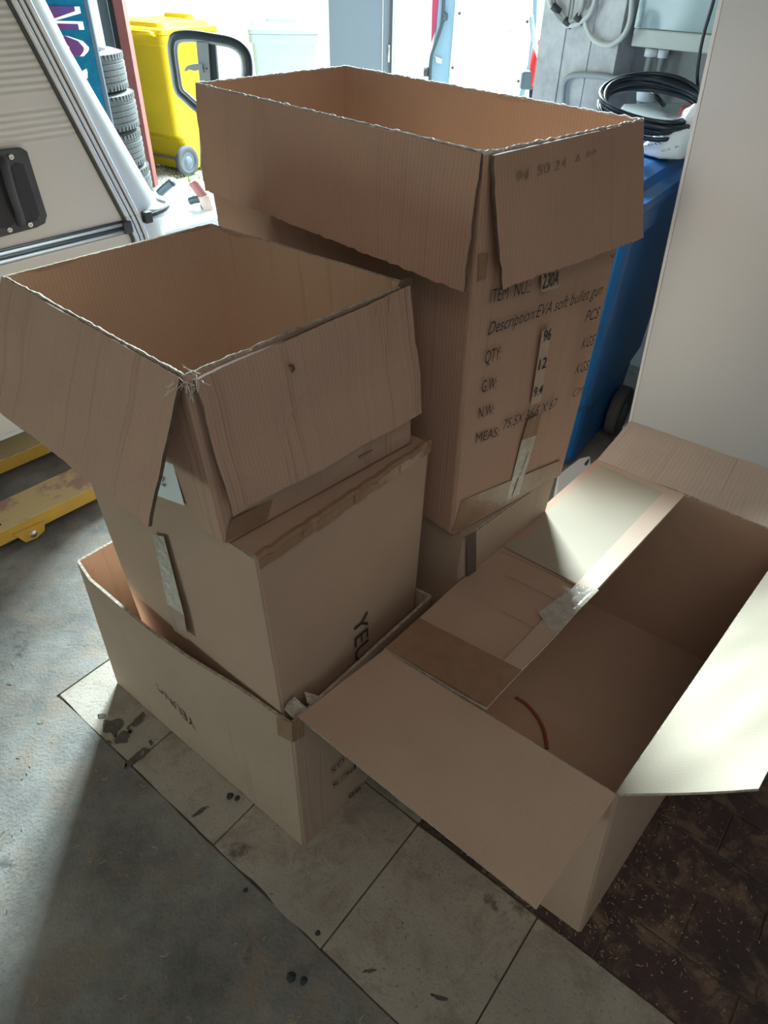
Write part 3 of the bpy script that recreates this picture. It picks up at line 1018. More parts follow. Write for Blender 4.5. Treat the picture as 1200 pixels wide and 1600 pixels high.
# aluminium trims: black, bright, black, bright lines
def trim(pts, inward, name, widths):
    for (off, rr, mm) in widths:
        tube(name if mm is M_alu else 'rubber_insert', [p + inward * off + cn * .010 for p in pts], rr, mm, car, seg=8)
nose_line = [CS(sAt(z), 0, z) for z in (ZT - .18, 1.6, 1.2, zK + .06, zK + .02)] + [CS(sK + .006, 0, zK - .03), CS(sK + .012, 0, zK - .10), CS(sK + .012, 0, zB + .02)]
nose_line = smoothline(nose_line, 5)
inn = (-cs * 1 + Z1 * 0).normalized()
trim(nose_line, inn, 'edge_trim', [(-.010, .0085, M_alu), (.0, .0040, M_blk), (.0085, .0075, M_alu), (.0170, .0040, M_blk), (.0275, .0100, M_alu), (.0400, .0060, M_blk)])
sl0, sl1 = CS(-2.9, 0, zK - .012), CS(sK - .055, 0, zK - .012)
trim([sl0, sl1], Z1, 'side_trim', [(.022, .004, M_blk), (.014, .0065, M_alu), (.003, .0055, M_blk), (-.008, .0065, M_alu)])
box('trim_end_cap', sl1 + cn * .012 + cs * .012 + Z1 * .004, (.03, .026, .038), M_bplast, car, R=Matrix((cs, cn, Z1)).transposed(), bevel=.004)
# trim continuing round the rounded nose
arc = [CS(sK + .02 + (math.sin(th) * (r * 1.5 + .012)) - .0, (1 - math.cos(th)) * r - .004, zK + .006) for th in [i / 8 * PI / 2 for i in range(1, 9)]]
arc.append(CS(sK + .032 + r * 1.5, .9, zK + .006)); 
for (dz, rr, mm) in ((.010, .0065, M_alu), (0, .0055, M_blk), (-.010, .0065, M_alu)):
    tube('nose_trim' if mm is M_alu else 'rubber_insert', [p + Z1 * dz for p in arc], rr, mm, car)
box('trim_end_cap', arc[0] + cn * .004 - cs * .012, (.028, .03, .036), M_bplast, car, R=Matrix((cs, cn, Z1)).transposed(), bevel=.004)
# recessed hand hold
hl = [CP(x, y, .009) for x, y in ((-62, 250), (-50, 238), (30, 230), (40, 236), (71, 335), (68, 348), (55, 354), (-40, 380), (-55, 372))]
plate = prism('hand_hold', hl, cn * .012, M_bplast, car, bevel=.003)
for pk in ([(18, 262), (24, 255), (36, 256), (62, 335), (56, 345), (44, 346), (36, 338)], [(-42, 262), (-10, 256), (4, 262), (27, 345), (20, 352), (-20, 362), (-32, 355)]):
    prism('recess_shade', [CP(x, y, .022) for x, y in pk], cn * .001, M_pocketshade, plate)  # flat darker sheets draw the shade of the two pockets
tube('grab_bar', smoothline([CP(x, y, o_) for x, y, o_ in ((5, 250, .020), (8, 264, .034), (20, 305, .042), (30, 335, .034), (33, 350, .020))], 5), .0125, M_bplast, plate, seg=10)
for (x, y) in ((17, 245), (-44, 255), (15, 359), (47, 351)):
    c = CP(x, y, .023)
    Mx = Matrix.Translation(c) @ cn.to_track_quat('Z', 'Y').to_matrix().to_4x4()
    lathe('screw', [(0, 0), (.008, 0), (.007, .003), (.003, .0035), (.0025, .001), (0, .001)], M_screw, plate, 14, M=Mx)
# wheel, chassis, drawbar cover, couplings
for w_ in (.02, 1.78):
    c = CS(-1.6, w_ + .1, .30)
    Mx = Matrix.Translation(c) @ cn.to_track_quat('Z', 'Y').to_matrix().to_4x4()
    lathe('wheel', [(.12, -.08), (.28, -.08), (.30, -.05), (.30, .05), (.28, .08), (.12, .08), (.10, .02), (.10, -.02), (.12, -.08)], M_wheel, car, 28, M=Mx)
def cbox(name, s, w_, z, sz, m, parent=car, bevel=.01):
    return box(name, CS(s, w_, z), sz, m, parent, R=Matrix((cs, -cn, Z1)).transposed(), bevel=bevel)
cbox('drawbar_cover', sK + .55, 1.02, .43, (.85, .62, .10), M_gelc, bevel=.03)
cbox('drawbar', sK + .8, 1.02, .35, (1.3, .10, .07), M_jgrey)
cbox('grey_box', sK + .42, .80, .52, (.16, .12, .10), mat('pale_grey_plastic', (.52, .60, .64), .5), bevel=.006)
hp = PL(255, 305, CS(sK + .7, 1.0, 0), V3(0, 1, 0))
for (name, pts, rr, mm) in (('brake_grip', [(249, 303), (258, 294), (270, 284)], .020, M_rub), ('coupling_lever', [(301, 284), (313, 300), (322, 310)], .024, M_redpost), ('coupling_head', [(318, 305), (324, 322), (331, 336)], .030, mat('pinkish_cast_metal', (.50, .36, .30), .6)), ('jockey_clamp', [(296, 315), (306, 312), (318, 311)], .018, M_rub), ('cover_latch', [(319, 314), (320, 325)], .022, M_rub)):
    pn = CS(sK + .75, 1.0, .5)
    tube(name, smoothline([PL(x, y, pn, V3(0, 1, 0)) for x, y in pts], 3), rr, mm, car, seg=10)
tube('jockey_leg', [CS(sK + .95, 1.02, .5), CS(sK + .95, 1.02, 0.02)], .025, M_jgrey, car)

# ================================================================= PALLET TRUCK
fd = cs
nrF = W(0, 832, .085)
side = -cn
pt = empty('pallet_truck', nrF + fd * .8 + side * .27 - Z1 * .085, 'yellow pallet truck with scuffed forks under the caravan and black loop handle', 'pallet truck')
def PT(s, c_, z):
    q = nrF + fd * s + side * c_
    return V3(q.x, q.y, z)
Rpt = Matrix((fd, side, Z1)).transposed()
for k, c0 in enumerate((0.0, .37)):
    s0, s1 = -.22, .95
    f = prism('fork', [PT(s0, c0 + .04, .085), PT(s0, c0 + .11, .085), PT(s0 + .09, c0 + .15, .085), PT(s1, c0 + .15, .085), PT(s1, c0, .085), PT(s0 + .09, c0, .085)], (0, 0, -.006), M_jtop, pt, bevel=.002)
    for c_ in (.003, .147):
        prism('fork_side', [PT(s0 + .09, c0 + c_ - .003, .083), PT(s1, c0 + c_ - .003, .083), PT(s1, c0 + c_ - .003, .035), PT(s0 + .20, c0 + c_ - .003, .038), PT(s0 + .12, c0 + c_ - .003, .05)], side * .006, M_jyel, f)
    prism('roller_slot', [PT(-.06, c0 + .05, .0856), PT(.02, c0 + .03, .0856), PT(.02, c0 + .12, .0856), PT(-.06, c0 + .10, .0856)], Z1 * .0006, M_jhole, f)
    prism('lug', [PT(.03, c0 - .006, .06), PT(.13, c0 - .006, .055), PT(.12, c0 - .006, .02), PT(.09, c0 - .006, .008), PT(.055, c0 - .006, .012)], side * .006, M_jyel, f)
    Mx = Matrix.Translation(PT(.085, c0 - .006, .03)) @ cn.to_track_quat('Z', 'Y').to_matrix().to_4x4()
    lathe('pin', [(0, 0), (.012, 0), (.012, .004), (0, .006)], M_screw, f, 14, M=Mx)
    Mx = Matrix.Translation(PT(.02, c0 + .075, .037)) @ cn.to_track_quat('Z', 'Y').to_matrix().to_4x4()
    lathe('load_roller', [(0, -.04), (.037, -.04), (.037, .04), (0, .04)], M_wheel, f, 20, M=Mx)
box('bridge', PT(1.0, .26, .15), (.12, .52, .22), M_jyel, pt, R=Rpt, bevel=.01)
hc = PT(1.16, .26, 0)
lathe('pump', [(0, .10), (.05, .10), (.05, .38), (.035, .40), (0, .40)], M_jyel, pt, 20, M=Matrix.Translation(hc))
for c_ in (-.06, .06):
    Mx = Matrix.Translation(hc + side * c_ + Z1 * .09) @ side.to_track_quat('Z', 'Y').to_matrix().to_4x4()
    lathe('steer_wheel', [(0, -.025), (.09, -.025), (.09, .025), (0, .025)], M_wheel, pt, 24, M=Mx)
hy = V3(0, 1, 0)
loop = [PL(x, y, hc, hy) for x, y in ((276, 58), (300, 56), (330, 60), (362, 66), (378, 76), (386, 92), (387, 120), (380, 150), (368, 172), (325, 178), (308, 168), (290, 152), (279, 140), (274, 112), (270, 84), (270, 68))]
hnd = tube('handle_loop', smoothline(loop, 5, True), .0155, M_rub, pt, seg=12, closed=True)
tube('inner_rim', smoothline([p + (sum(loop, Vector()) / len(loop) - p) * .09 + V3(0, -.006, 0) for p in loop], 5, True), .008, M_jgrey, hnd, seg=8, closed=True)
prism('centre_plate', [PL(x, y, hc, hy) + V3(0, -.016, 0) for x, y in ((308, 64), (327, 66), (334, 178), (318, 176))], (0, .012, 0), M_jgrey, hnd, bevel=.001)
prism('centre_slot', [PL(x, y, hc, hy) + V3(0, -.010, 0) for x, y in ((327, 66), (337, 68), (346, 178), (334, 178))], (0, .02, 0), M_rub, hnd)
prism('trigger', [PL(x, y, hc, hy) + V3(0, -.02, 0) for x, y in ((318, 98), (303, 99), (294, 102), (290, 108), (292, 111), (298, 107), (306, 110), (312, 108), (320, 113))], (0, .006, 0), M_jgrey, hnd, bevel=.0005)
for (x, y, rr) in ((318, 104, .004), (325, 106, .0025)):
    Mx = Matrix.Translation(PL(x, y, hc, hy) + V3(0, -.0185, 0)) @ Matrix.Rotation(PI / 2, 4, 'X')
    lathe('pin_hole', [(0, 0), (rr, 0), (rr, .001), (0, .001)], M_jhole, hnd, 12, M=Mx)
tube('handle_shaft', [PL(330, 176, hc, hy), V3(hc.x, hc.y, .38)], .019, M_jgrey, pt, seg=12)

# ================================================================= BANNER
by = 4.15
bn = V3(0, 1, 0)
def BP(x, y, o=0): return PL(x, y, (0, by - o, 0), bn)
re0, re1 = BP(135, 0), BP(178, 190)
bxr = (BP(148, 60).x)
ban = empty('display_banner', (bxr - .4, by + .03, 0), 'tall teal advertising panel with plum letters beside the tyre stack', 'banner')
box('banner_panel', (bxr - .42, by + .016, 1.02), (.84, .022, 2.04), M_grey, ban, bevel=.003)
box('printed_face', (bxr - .420, by + .002, 1.02), (.80, .006, 1.98), M_teal, ban)
def blet(ch, cx, y0, h_, w_):
    # rotated clockwise: baseline points down, tops to the right
    for (m_, o_, bd) in ((M_wht, .004, .11), (M_plum, .0055, .045)):
        lettering(ch, V3(cx - w_ / 2, by - .001, y0), V3(cx - w_ / 2, by - .001, y0 - h_), V3(1, 0, 0), w_, V3(0, -1, 0), m_, ban, lift=o_, bold=bd)
lw = .29
cx = BP(88, 60).x
for ch, ya, yb in (('I', -22, -2), ('N', 10, 46), ('G', 54, 88)):
    za, zb_ = BP(112, ya).z, BP(112, yb).z
    blet(ch, cx - .02, za, za - zb_, lw)
prism('white_mark', [BP(x, y, .003) for x, y in ((129, 111), (135, 107), (137, 112), (137, 122), (134, 124))], (0, -.003, 0), M_wht, ban)

# ================================================================= TYRES
tcx, tcy = -1.90, 4.74
tprof = []
tw, tr = .20, .31
half = [(.19, -.086), (.215, -.098), (.268, -.100), (.294, -.088), (.303, -.076)]
treads = []
for k in range(5):
    z0 = -.074 + k * .0300
    treads += [(.308 - (abs(k - 2) == 2) * .003, z0), (.310 - (abs(k - 2) == 2) * .003, z0 + .025), (.302, z0 + .0255), (.302, z0 + .0295)]
treads = treads[:-2]
pr_ = half + treads + [(a, -b) for a, b in reversed(half)] + [(.195, .06), (.195, -.06), half[0]]
tlabels = ['dusty black tyre at the bottom of the stack behind the caravan', 'dusty black tyre second from the floor in the stack',
           'dusty black tyre third from the floor, middle one of the stack', 'dusty black tyre just below the topmost one of the stack', 'dusty black tyre on top of the stack beside the teal banner']
for k in range(5):
    zc = .101 + k * .203
    off = V3((0, .02, .01, .012, -.012)[k], (0, .01, .0, .0, 0)[k], 0)
    t0 = empty('tyre', V3(tcx, tcy, zc - .101) + off, tlabels[k], 'tyre', 'tyres stacked by the door post')
    lathe('tyre_body', pr_, M_tyre, t0, 56, M=Matrix.Translation(V3(tcx, tcy, zc) + off), smooth=False)
    bm = bmesh.new()
    for q in range(64):                  # shoulder tread blocks
        an = q / 64 * 2 * PI
        for sgn in (-1, 1):
            R_ = Matrix.Rotation(an, 3, 'Z')
            bx(bm, V3(tcx, tcy, zc) + off + R_ @ V3(.3015, 0, sgn * .076), (.014, .018, .026), R_)
    o = from_bm('tread_blocks', bm, M_tyre, t0); o['kind'] = 'stuff'

# ================================================================= WHEELIE BINS
def rrect(w_, d_, r_, n_=5):
    out = []
    for (sx, sy, a) in ((1, 1, 0), (-1, 1, PI / 2), (-1, -1, PI), (1, -1, 3 * PI / 2)):
        for k in range(n_ + 1):
            t_ = a + PI / 2 * k / n_
            out.append((sx * (w_ / 2 - r_) + r_ * math.cos(t_), sy * (d_ / 2 - r_) + r_ * math.sin(t_)))
    return out


def loft(name, secs, m, parent, M, cap=True):
    bm = bmesh.new()
    rings = [[bm.verts.new((x + ox, y + oy, z)) for x, y in rrect(w_, d_, r_)] for (w_, d_, r_, z, ox, oy) in secs]
    for A_, B_ in zip(rings, rings[1:]):
        n_ = len(A_)
        for k in range(n_): bm.faces.new((A_[k], A_[(k + 1) % n_], B_[(k + 1) % n_], B_[k]))
    if cap:
        bm.faces.new(rings[0][::-1]); bm.faces.new(rings[-1])
    return from_bm(name, bm, m, parent, False, M)


def wheelie_bin(label, loc, rz, w_, d_, h_, m, wr=.10, wy=.36):
    M = Matrix.Translation(Vector(loc)) @ Matrix.Rotation(rz, 4, 'Z')
    b = empty('wheelie_bin', loc, label, 'bin')
    body = loft('bin_body', [(w_ * .78, d_ * .66, .05, .03, 0, .02), (w_ * .80, d_ * .70, .05, .06, 0, .02), (w_ * .82, d_ * .74, .05, .26, 0, .012), (w_ * .86, d_ * .86, .05, .30, 0, 0), (w_ * .94, d_ * .95, .05, h_ * .86, 0, 0), (w_ * .95, d_ * .96, .05, h_ * .87, 0, 0)], m, b, M)
    loft('rim', [(w_, d_, .05, h_ * .87, 0, 0), (w_ * 1.02, d_ * 1.02, .05, h_ * .875, 0, 0), (w_ * 1.02, d_ * 1.02, .05, h_ * .93, 0, 0), (w_, d_, .05, h_ * .935, 0, 0)], m, b, M)
    lid = loft('lid', [(w_ * 1.03, d_ * 1.04, .05, h_ * .935, 0, 0), (w_ * 1.04, d_ * 1.05, .05, h_ * .945, 0, 0), (w_ * 1.03, d_ * 1.04, .05, h_ * .965, 0, 0), (w_ * .90, d_ * .88, .06, h_ * .975, 0, 0), (w_ * .86, d_ * .84, .07, h_ * 1.0, 0, 0), (w_ * .70, d_ * .70, .08, h_ * 1.01, 0, 0)], m, b, M)
    loft('lid_ridge', [(w_ * .50, .09, .03, h_ * .985, 0, d_ * .30), (w_ * .46, .06, .02, h_ * 1.035, 0, d_ * .30)], m, lid, M)
    tube('push_handle', [(-w_ * .40, -d_ * .50, h_ * .93), (-w_ * .40, -d_ * .60, h_ * .95), (w_ * .40, -d_ * .60, h_ * .95), (w_ * .40, -d_ * .50, h_ * .93)], .014, m, b, M=M)
    tube('axle', [(-w_ * .46, -d_ * wy, wr), (w_ * .46, -d_ * wy, wr)], .010, M_hub, b, M=M)
    for sx in (-1, 1):
        Mx = M @ Matrix.Translation((sx * w_ * .47, -d_ * wy, wr)) @ Matrix.Rotation(PI / 2, 4, 'Y')
        wh = lathe('wheel', [(wr * .62, -.022), (wr * .95, -.022), (wr, -.012), (wr, .012), (wr * .95, .022), (wr * .62, .022), (wr * .62, -.022)], M_wheel, b, 32, M=Mx)
        lathe('wheel_hub', [(.01, -.024), (wr * .3, -.024), (wr * .34, -.012), (wr * .55, -.010), (wr * .62, -.02), (wr * .63, .02), (wr * .55, .010), (wr * .34, .012), (wr * .3, .024), (.01, .024)], M_hub, wh, 24, M=Mx)
    return b, M


# yellow bin: wheel visible at its near right corner
yb_, yM = wheelie_bin('yellow wheeled bin standing in the yard beyond the red door post', (-1.86, 6.64, -.02), math.radians(-32), .60, .60, 1.06, M_yel, .115)
wheelie_bin('pale grey wheeled bin washed out by daylight behind the loop handle', (-1.02, 7.42, -.02), math.radians(190), .58, .70, 1.02, M_pgrey)
bl_, blM = wheelie_bin('blue wheeled bin with a coiled black hose on its lid', (.661, 2.393, 0), math.radians(146.5), .50, .74, 1.0, M_blue, wy=.14)

# things lying on the blue bin
def BZ(x, y, z): return W(x, y, z)
lidz = 1.012
bm = bmesh.new()
cc = W(1018, 166, 1.13)
for k in range(9):
    ph = random.uniform(0, 6)
    ra = .152 + .005 * random.uniform(-2, 2)
    rb = ra * random.uniform(.80, .95)
    dz = 1.098 + .0042 * k
    pts = []
    for q in range(32):
        t_ = q / 32 * 2 * PI
        pts.append(V3(cc.x + ra * math.cos(t_) + .006 * math.sin(2 * t_ + ph), cc.y + rb * math.sin(t_) + .006 * math.cos(t_ + ph), dz + .020 + rb * math.sin(t_) * .34 + .005 * math.sin(t_ * 2 + ph)))
    tube_bm(bm, pts, .0065, 7, True)
tube_bm(bm, smoothline([PL(x, y, (0, cc.y + .1, 0), hy) for x, y in ((1090, 138), (1090, 110), (1098, 60), (1115, 0), (1120, -40))], 5), .005, 6)
tube_bm(bm, smoothline([W(1018, 146, 1.14), W(1028, 154, 1.13), W(1037, 164, 1.10)], 4), .008, 6)
ho = from_bm('coiled_hose', bm, M_hose, None, True)
tag(ho, 'black hose coiled in loops on top of the blue bin', 'hose')
o = prism('foam_block', [W(x, y, lidz + .015) for x, y in ((985, 205), (1008, 197), (1030, 206), (1022, 226), (1000, 222))], (0, 0, .035), M_sponge, bevel=.006)
tag(o, 'pale yellow foam block on the blue bin beside the box corner', 'foam')
o = prism('grey_tray', [W(x, y, 1.09) for x, y in ((962, 178), (975, 162), (1085, 160), (1075, 184), (1035, 194))], (0, 0, -.075), M_ply, bevel=.004)
tag(o, 'flat grey tray under the hose coil on the blue bin', 'tray')
o = lathe('white_tub', [(0, 0), (.06, 0), (.075, .07), (.078, .08), (.068, .082), (.06, .01), (0, .01)], M_wht, None, 24, M=Matrix.Translation(W(1008, 158, 1.09) + V3(0, 0, .001)) @ Matrix.Scale(.5, 4))
tag(o, 'white plastic tub lying inside the hose coil', 'tub')
o = prism('red_tool', [W(x, y, 1.125) for x, y in ((1064, 164), (1092, 160), (1096, 170), (1068, 174))], (0, 0, -.03), M_red, bevel=.004)
tag(o, 'small red tool beside the coil on the blue bin', 'tool')
# white carrier bag, crumpled
vs, fs = [], []
out_ = [(995, 236, 1.02), (1016, 226, 1.03), (1044, 200, 1.06), (1060, 188, 1.09), (1070, 174, 1.13), (1088, 168, 1.15), (1104, 190, 1.12), (1092, 238, 1.03), (1062, 247, 1.02), (1030, 246, 1.02)]
nb_ = len(out_)
bm = bmesh.new()
ctr = W(1062, 214, 1.07)
rings = []
for (kk, dz_) in ((.98, -.012), (1.0, .004), (.86, .018), (.55, .032), (.2, .038)):
    rg = []
    for i in range(nb_ * 4):
        a_, b_ = out_[(i // 4) % nb_], out_[(i // 4 + 1) % nb_]
        p = W(*a_).lerp(W(*b_), (i % 4) / 4)
        q = ctr + (p - ctr) * kk
        q.z = max(q.z + dz_ + .009 * noise.noise(q * 26), 1.016)
        q += V3(noise.noise(q * 40), noise.noise(q * 40 + V3(5, 5, 5)), 0) * .004
        rg.append(bm.verts.new(q))
    rings.append(rg)
for A_, B_ in zip(rings, rings[1:]):
    for i in range(len(A_)): bm.faces.new((A_[i], A_[(i + 1) % len(A_)], B_[(i + 1) % len(A_)], B_[i]))
bm.faces.new(rings[0][::-1]); bm.faces.new(rings[-1])
bag = from_bm('plastic_bag', bm, M_bag, None, True)
tag(bag, 'crumpled white plastic bag with black print at the front of the blue bin', 'bag')
lettering('HH3 F4T', W(1008, 232, 1.052), W(1058, 222, 1.052), V3(-.1, 1, .15), .016, Z1, M_ink, bag, lift=.004)
lettering('G3  A', W(1034, 240, 1.052), W(1062, 232, 1.056), V3(-.1, 1, .15), .013, Z1, M_ink, bag, lift=.004)

# white plastic carrier on the floor behind the right stack
wc = empty('plastic_crate', (.66, 1.74, 0), 'white plastic crate with a slotted grip on the floor behind the wide box', 'crate')
cq = [W(x, y, .13) for x, y in ((868, 775), (872, 742), (905, 716), (922, 712), (924, 726), (900, 750), (885, 775))]
prism('crate_side', cq, (0, 0, -.128), mat('white_crate_plastic', (.72, .72, .69), .4), wc, bevel=.004)
prism('grip_slot', [W(x, y, .132) for x, y in ((913, 725), (920, 716), (920, 721), (915, 728))], (0, 0, .0008), M_jhole, wc)

# ================================================================= WHITE PANEL AT RIGHT
bd = V3(.79, -.61, 0).normalized()
bnn = V3(.61, .79, 0).normalized()
k0 = W(985, 666, .2)
k1 = PL(1130, 0, k0, bnn)
up_ = (k1 - k0).normalized()
kt = k0 + up_ * ((2.1 - k0.z) / up_.z)
wp = empty('white_board', (k0.x + .5, k0.y - .35, 0), 'large plain white board standing upright along the right side', 'board')
prism('board_face', [k0, kt, kt + bd * 1.7, k0 + bd * 1.7], bnn * .035, M_white, wp, bevel=.002)
prism('board_edge', [k0 - bd * .010 - bnn * .001, kt - bd * .010 - bnn * .001, kt - bnn * .001, k0 - bnn * .001], bnn * .037, M_wedge, wp, bevel=.001)
for s in (.03, 1.5):
    prism('foot', [V3(k0.x, k0.y, .2) + bd * (s - .05) - bnn * .02, V3(k0.x, k0.y, .2) + bd * (s + .06) - bnn * .02, V3(k0.x, k0.y, .2) + bd * (s + .06) + bnn * .06, V3(k0.x, k0.y, .2) + bd * (s - .05) + bnn * .06], (0, 0, -.008), M_ply, wp)
    box('foot_post', V3(k0.x, k0.y, .096) + bd * (s + .03) + bnn * .02, (.03, .03, .192), M_ply, wp)

# ================================================================= CABINET, CABLES, PIPES ON THE WALL
cb0 = PL(985, 72, PW - e2 * .10, e2)
ca = (cb0 - PW).dot(e1)
cbn = empty('fuse_cabinet', room(ca + .3, 0, cb0.z), 'pale fuse cabinet with a clear tinted door, on the back wall', 'cabinet')
rbox('cabinet_back', ca, ca + .62, -.02, .0, cb0.z, cb0.z + .62, M_cab, cbn, bevel=.003)
rbox('cabinet_base', ca, ca + .62, -.10, -.02, cb0.z, cb0.z + .055, M_cab, cbn, bevel=.005)
rbox('cabinet_side', ca, ca + .02, -.10, -.02, cb0.z + .055, cb0.z + .62, M_cab, cbn)
rbox('cabinet_side', ca + .60, ca + .62, -.10, -.02, cb0.z + .055, cb0.z + .62, M_cab, cbn)
rbox('inner_strip', ca + .04, ca + .58, -.05, -.02, cb0.z + .13, cb0.z + .22, M_wht, cbn, bevel=.003)
for k in range(9):
    rbox('breaker_switch', ca + .10 + k * .05, ca + .135 + k * .05, -.06, -.02, cb0.z + .30, cb0.z + .37, M_bplast, cbn, bevel=.002)
rbox('glass_door', ca + .004, ca + .616, -.108, -.102, cb0.z + .058, cb0.z + .61, glass, cbn)
for (px, wd) in ((1018, .014), (1037, .011)):
    p = PL(px, 80, PW - e2 * .05, e2)
    a_ = (p - PW).dot(e1)
    cdt = tube('conduit_pipe', [room(a_, -.05, 0.0), room(a_, -.05, cb0.z)], wd, M_ply, None)
    tag(cdt, 'grey conduit dropping from the left of the cabinet base' if px < 1030 else 'thinner grey conduit just right of the other below the cabinet', 'pipe')
    lathe('gland', [(0, -.03), (wd * 1.7, -.03), (wd * 1.7, -.005), (0, -.005)], M_wht, cdt, 14, M=Matrix.Translation(room(a_, -.05, cb0.z)))
# bent conduit on the pillar
pq = pp - e2 * .022
pts = smoothline([PL(x, y, pq, e2) for x, y in ((878, 240), (880, 150), (883, 128), (892, 119), (910, 117), (940, 119), (975, 126), (1000, 131))], 5)
o = tube('bent_conduit', pts, .011, M_ply); tag(o, 'bent grey conduit hooking across the pillar above the hose', 'pipe')
# cable coil hung on the pillar
coil = []
specs = [([(862, -30), (866, 5), (874, 25), (886, 38), (898, 36), (915, 22), (935, -5), (940, -40)], .008, M_cable),
         ([(852, -30), (858, 0), (868, 20), (880, 34), (890, 40), (908, 34), (925, 15), (936, -30)], .009, M_cable2),
         ([(858, -30), (862, 8), (872, 28), (884, 36), (896, 30), (912, 10), (920, -30)], .007, M_cable),
         ([(897, -30), (896, 0), (893, 20), (889, 34)], .005, M_cable),
         ([(914, -30), (912, 2), (906, 20), (896, 33)], .005, M_cable)]
ck = empty('cable_coil', room((a0 + a1) / 2, -.13, 1.35), 'bundle of grey and white cables looped on the concrete pillar', 'cable')
for j, (pl_, rr, mm) in enumerate(specs):
    tube('cable_loop', smoothline([PL(x, y, pq - e2 * (.006 + .004 * j), e2) for x, y in pl_], 6), rr, mm, ck)
for (x, y) in ((869, 14), (888, 36), (905, 30)):
    c = PL(x, y, pq - e2 * .012, e2)
    tube('cable_tie', [c + V3(-.016, 0, .010), c + V3(.016, 0, -.010)], .013, M_bplast, ck, seg=8)
o = tube('loose_cable', smoothline([PL(x, y, pq - e2 * .004, e2) for x, y in ((914, -30), (914, 20), (916, 40), (924, 58), (938, 68), (952, 70), (968, 62), (980, 45), (986, 20), (989, -30))], 6), .0095, M_cable2)
tag(o, 'single pale cable hanging in a long loop between pillar and cabinet', 'cable')

# ================================================================= OUTSIDE: door leaf, van, marker
def YP(x, y, d): return PL(x, y, (0, d, 0), hy)
gl = empty('door_leaf', YP(560, 60, 5.6) * 1.0, 'grey metal door leaf standing open in the doorway, left of the white van', 'door')
gx0, gx1, gx2, gx3 = YP(514, 60, 5.6).x, YP(597, 60, 5.6).x, YP(612, 60, 5.6).x, YP(622, 60, 5.6).x
gl.location = ((gx0 + gx1) / 2, 5.65, 0)
box('leaf_panel', ((gx0 + gx1) / 2, 5.65, 1.05), (gx1 - gx0, .04, 2.1), M_doorg, gl, bevel=.004)
box('leaf_frame', ((gx1 + gx2) / 2 + .002, 5.65, 1.05), (gx2 - gx1 - .006, .06, 2.1), M_doorg, gl, bevel=.006)
box('frame_lip', ((gx1 + gx2) / 2 + .03, 5.64, 1.05), (.012, .09, 2.1), M_blk, gl)
box('pale_edge', ((gx2 + gx3) / 2 + .008, 5.65, 1.05), (gx3 - gx2, .05, 2.1), mat('beige_edge', (.55, .55, .48), .7), gl)
tube('hinge_pin', [(gx1 + .05, 5.61, .9), (gx1 + .05, 5.61, 1.0)], .012, M_screw, gl)

vy = 6.3
van = empty('white_van', (1.25, vy + 1.4, 0), 'white van parked in the yard with its rear door open', 'van')
dz0 = .62
inner = [(716, -60), (834, -60), (832, 40), (825, 100), (812, 146), (806, 175), (700, 150), (703, 110), (708, 50)]
dp = prism('door_trim_panel', [YP(x, y, vy) for x, y in inner], (0, .03, 0), M_vanw, van, bevel=.006)
dfr = [(700, -60), (842, -60), (838, 40), (830, 105), (816, 160), (806, 185), (690, 158), (692, 110), (696, 50)]
df = prism('rear_door', [YP(x, y, vy + .035) for x, y in dfr], (0, .05, 0), M_vang, van, bevel=.01)
for (x, y) in ((718, 21), (707, 106), (824, 34), (810, 127)):
    Mx = Matrix.Translation(YP(x, y, vy - .001)) @ Matrix.Rotation(PI / 2, 4, 'X')
    lathe('clip', [(0, 0), (.011, 0), (.009, .004), (0, .005)], M_rub, dp, 12, M=Mx)
prism('pull_recess', [YP(x, y, vy - .003) for x, y in ((787, 51), (792, 48), (796, 44), (800, 48), (804, 52), (796, 50))], (0, .002, 0), M_ply, dp)
prism('door_pillar', [YP(x, y, vy + .02) for x, y in ((690, -60), (716, -60), (712, 40), (706, 110), (698, 160), (668, 150), (672, 100), (684, 45))], (0, .10, 0), M_vang, van, bevel=.01)
prism('tail_light', [YP(x, y, vy + .03) for x, y in ((678, -60), (690, -60), (687, 10), (683, 40), (674, 68), (675, 20))], (0, .06, 0), mat('dark_red_lens', (.30, .02, .06), .3), van, bevel=.003)
tube('door_seal', smoothline([YP(x, y, vy - .01) for x, y in ((694, -60), (693, 10), (690, 40), (680, 70), (673, 95), (671, 150))], 5), .012, M_rub, van)
prism('latch_plate', [YP(x, y, vy) for x, y in ((680, 88), (691, 92), (690, 100), (682, 98))], (0, .02, 0), M_ply, van)
Mx = Matrix.Translation(YP(695, 26, vy - .005))
lathe('door_buffer', [(0, -.03), (.022, -.02), (.024, 0), (.022, .02), (0, .03)], M_rub, van, 14, M=Mx)
lathe('latch_block', [(0, -.03), (.02, -.03), (.02, .03), (0, .03)], M_jhole, van, 12, M=Matrix.Translation(YP(666, 112, vy)))
loft('van_body', [(1.7, 3.2, .2, .35, 0, 0), (1.85, 3.4, .25, .6, 0, 0), (1.85, 3.4, .25, 1.6, 0, 0), (1.6, 3.2, .25, 2.1, 0, 0)], M_vanw, van, Matrix.Translation((1.75, vy + 2.2, 0)))
for (x, y) in ((.95, 7.2), (2.55, 7.2), (.95, 9.6), (2.55, 9.6)):
    Mx = Matrix.Translation((x, y, .32)) @ Matrix.Rotation(PI / 2, 4, 'Y')
    lathe('wheel', [(0, -.1), (.30, -.1), (.34, -.06), (.34, .06), (.30, .1), (0, .1)], M_wheel, van, 24, M=Mx)
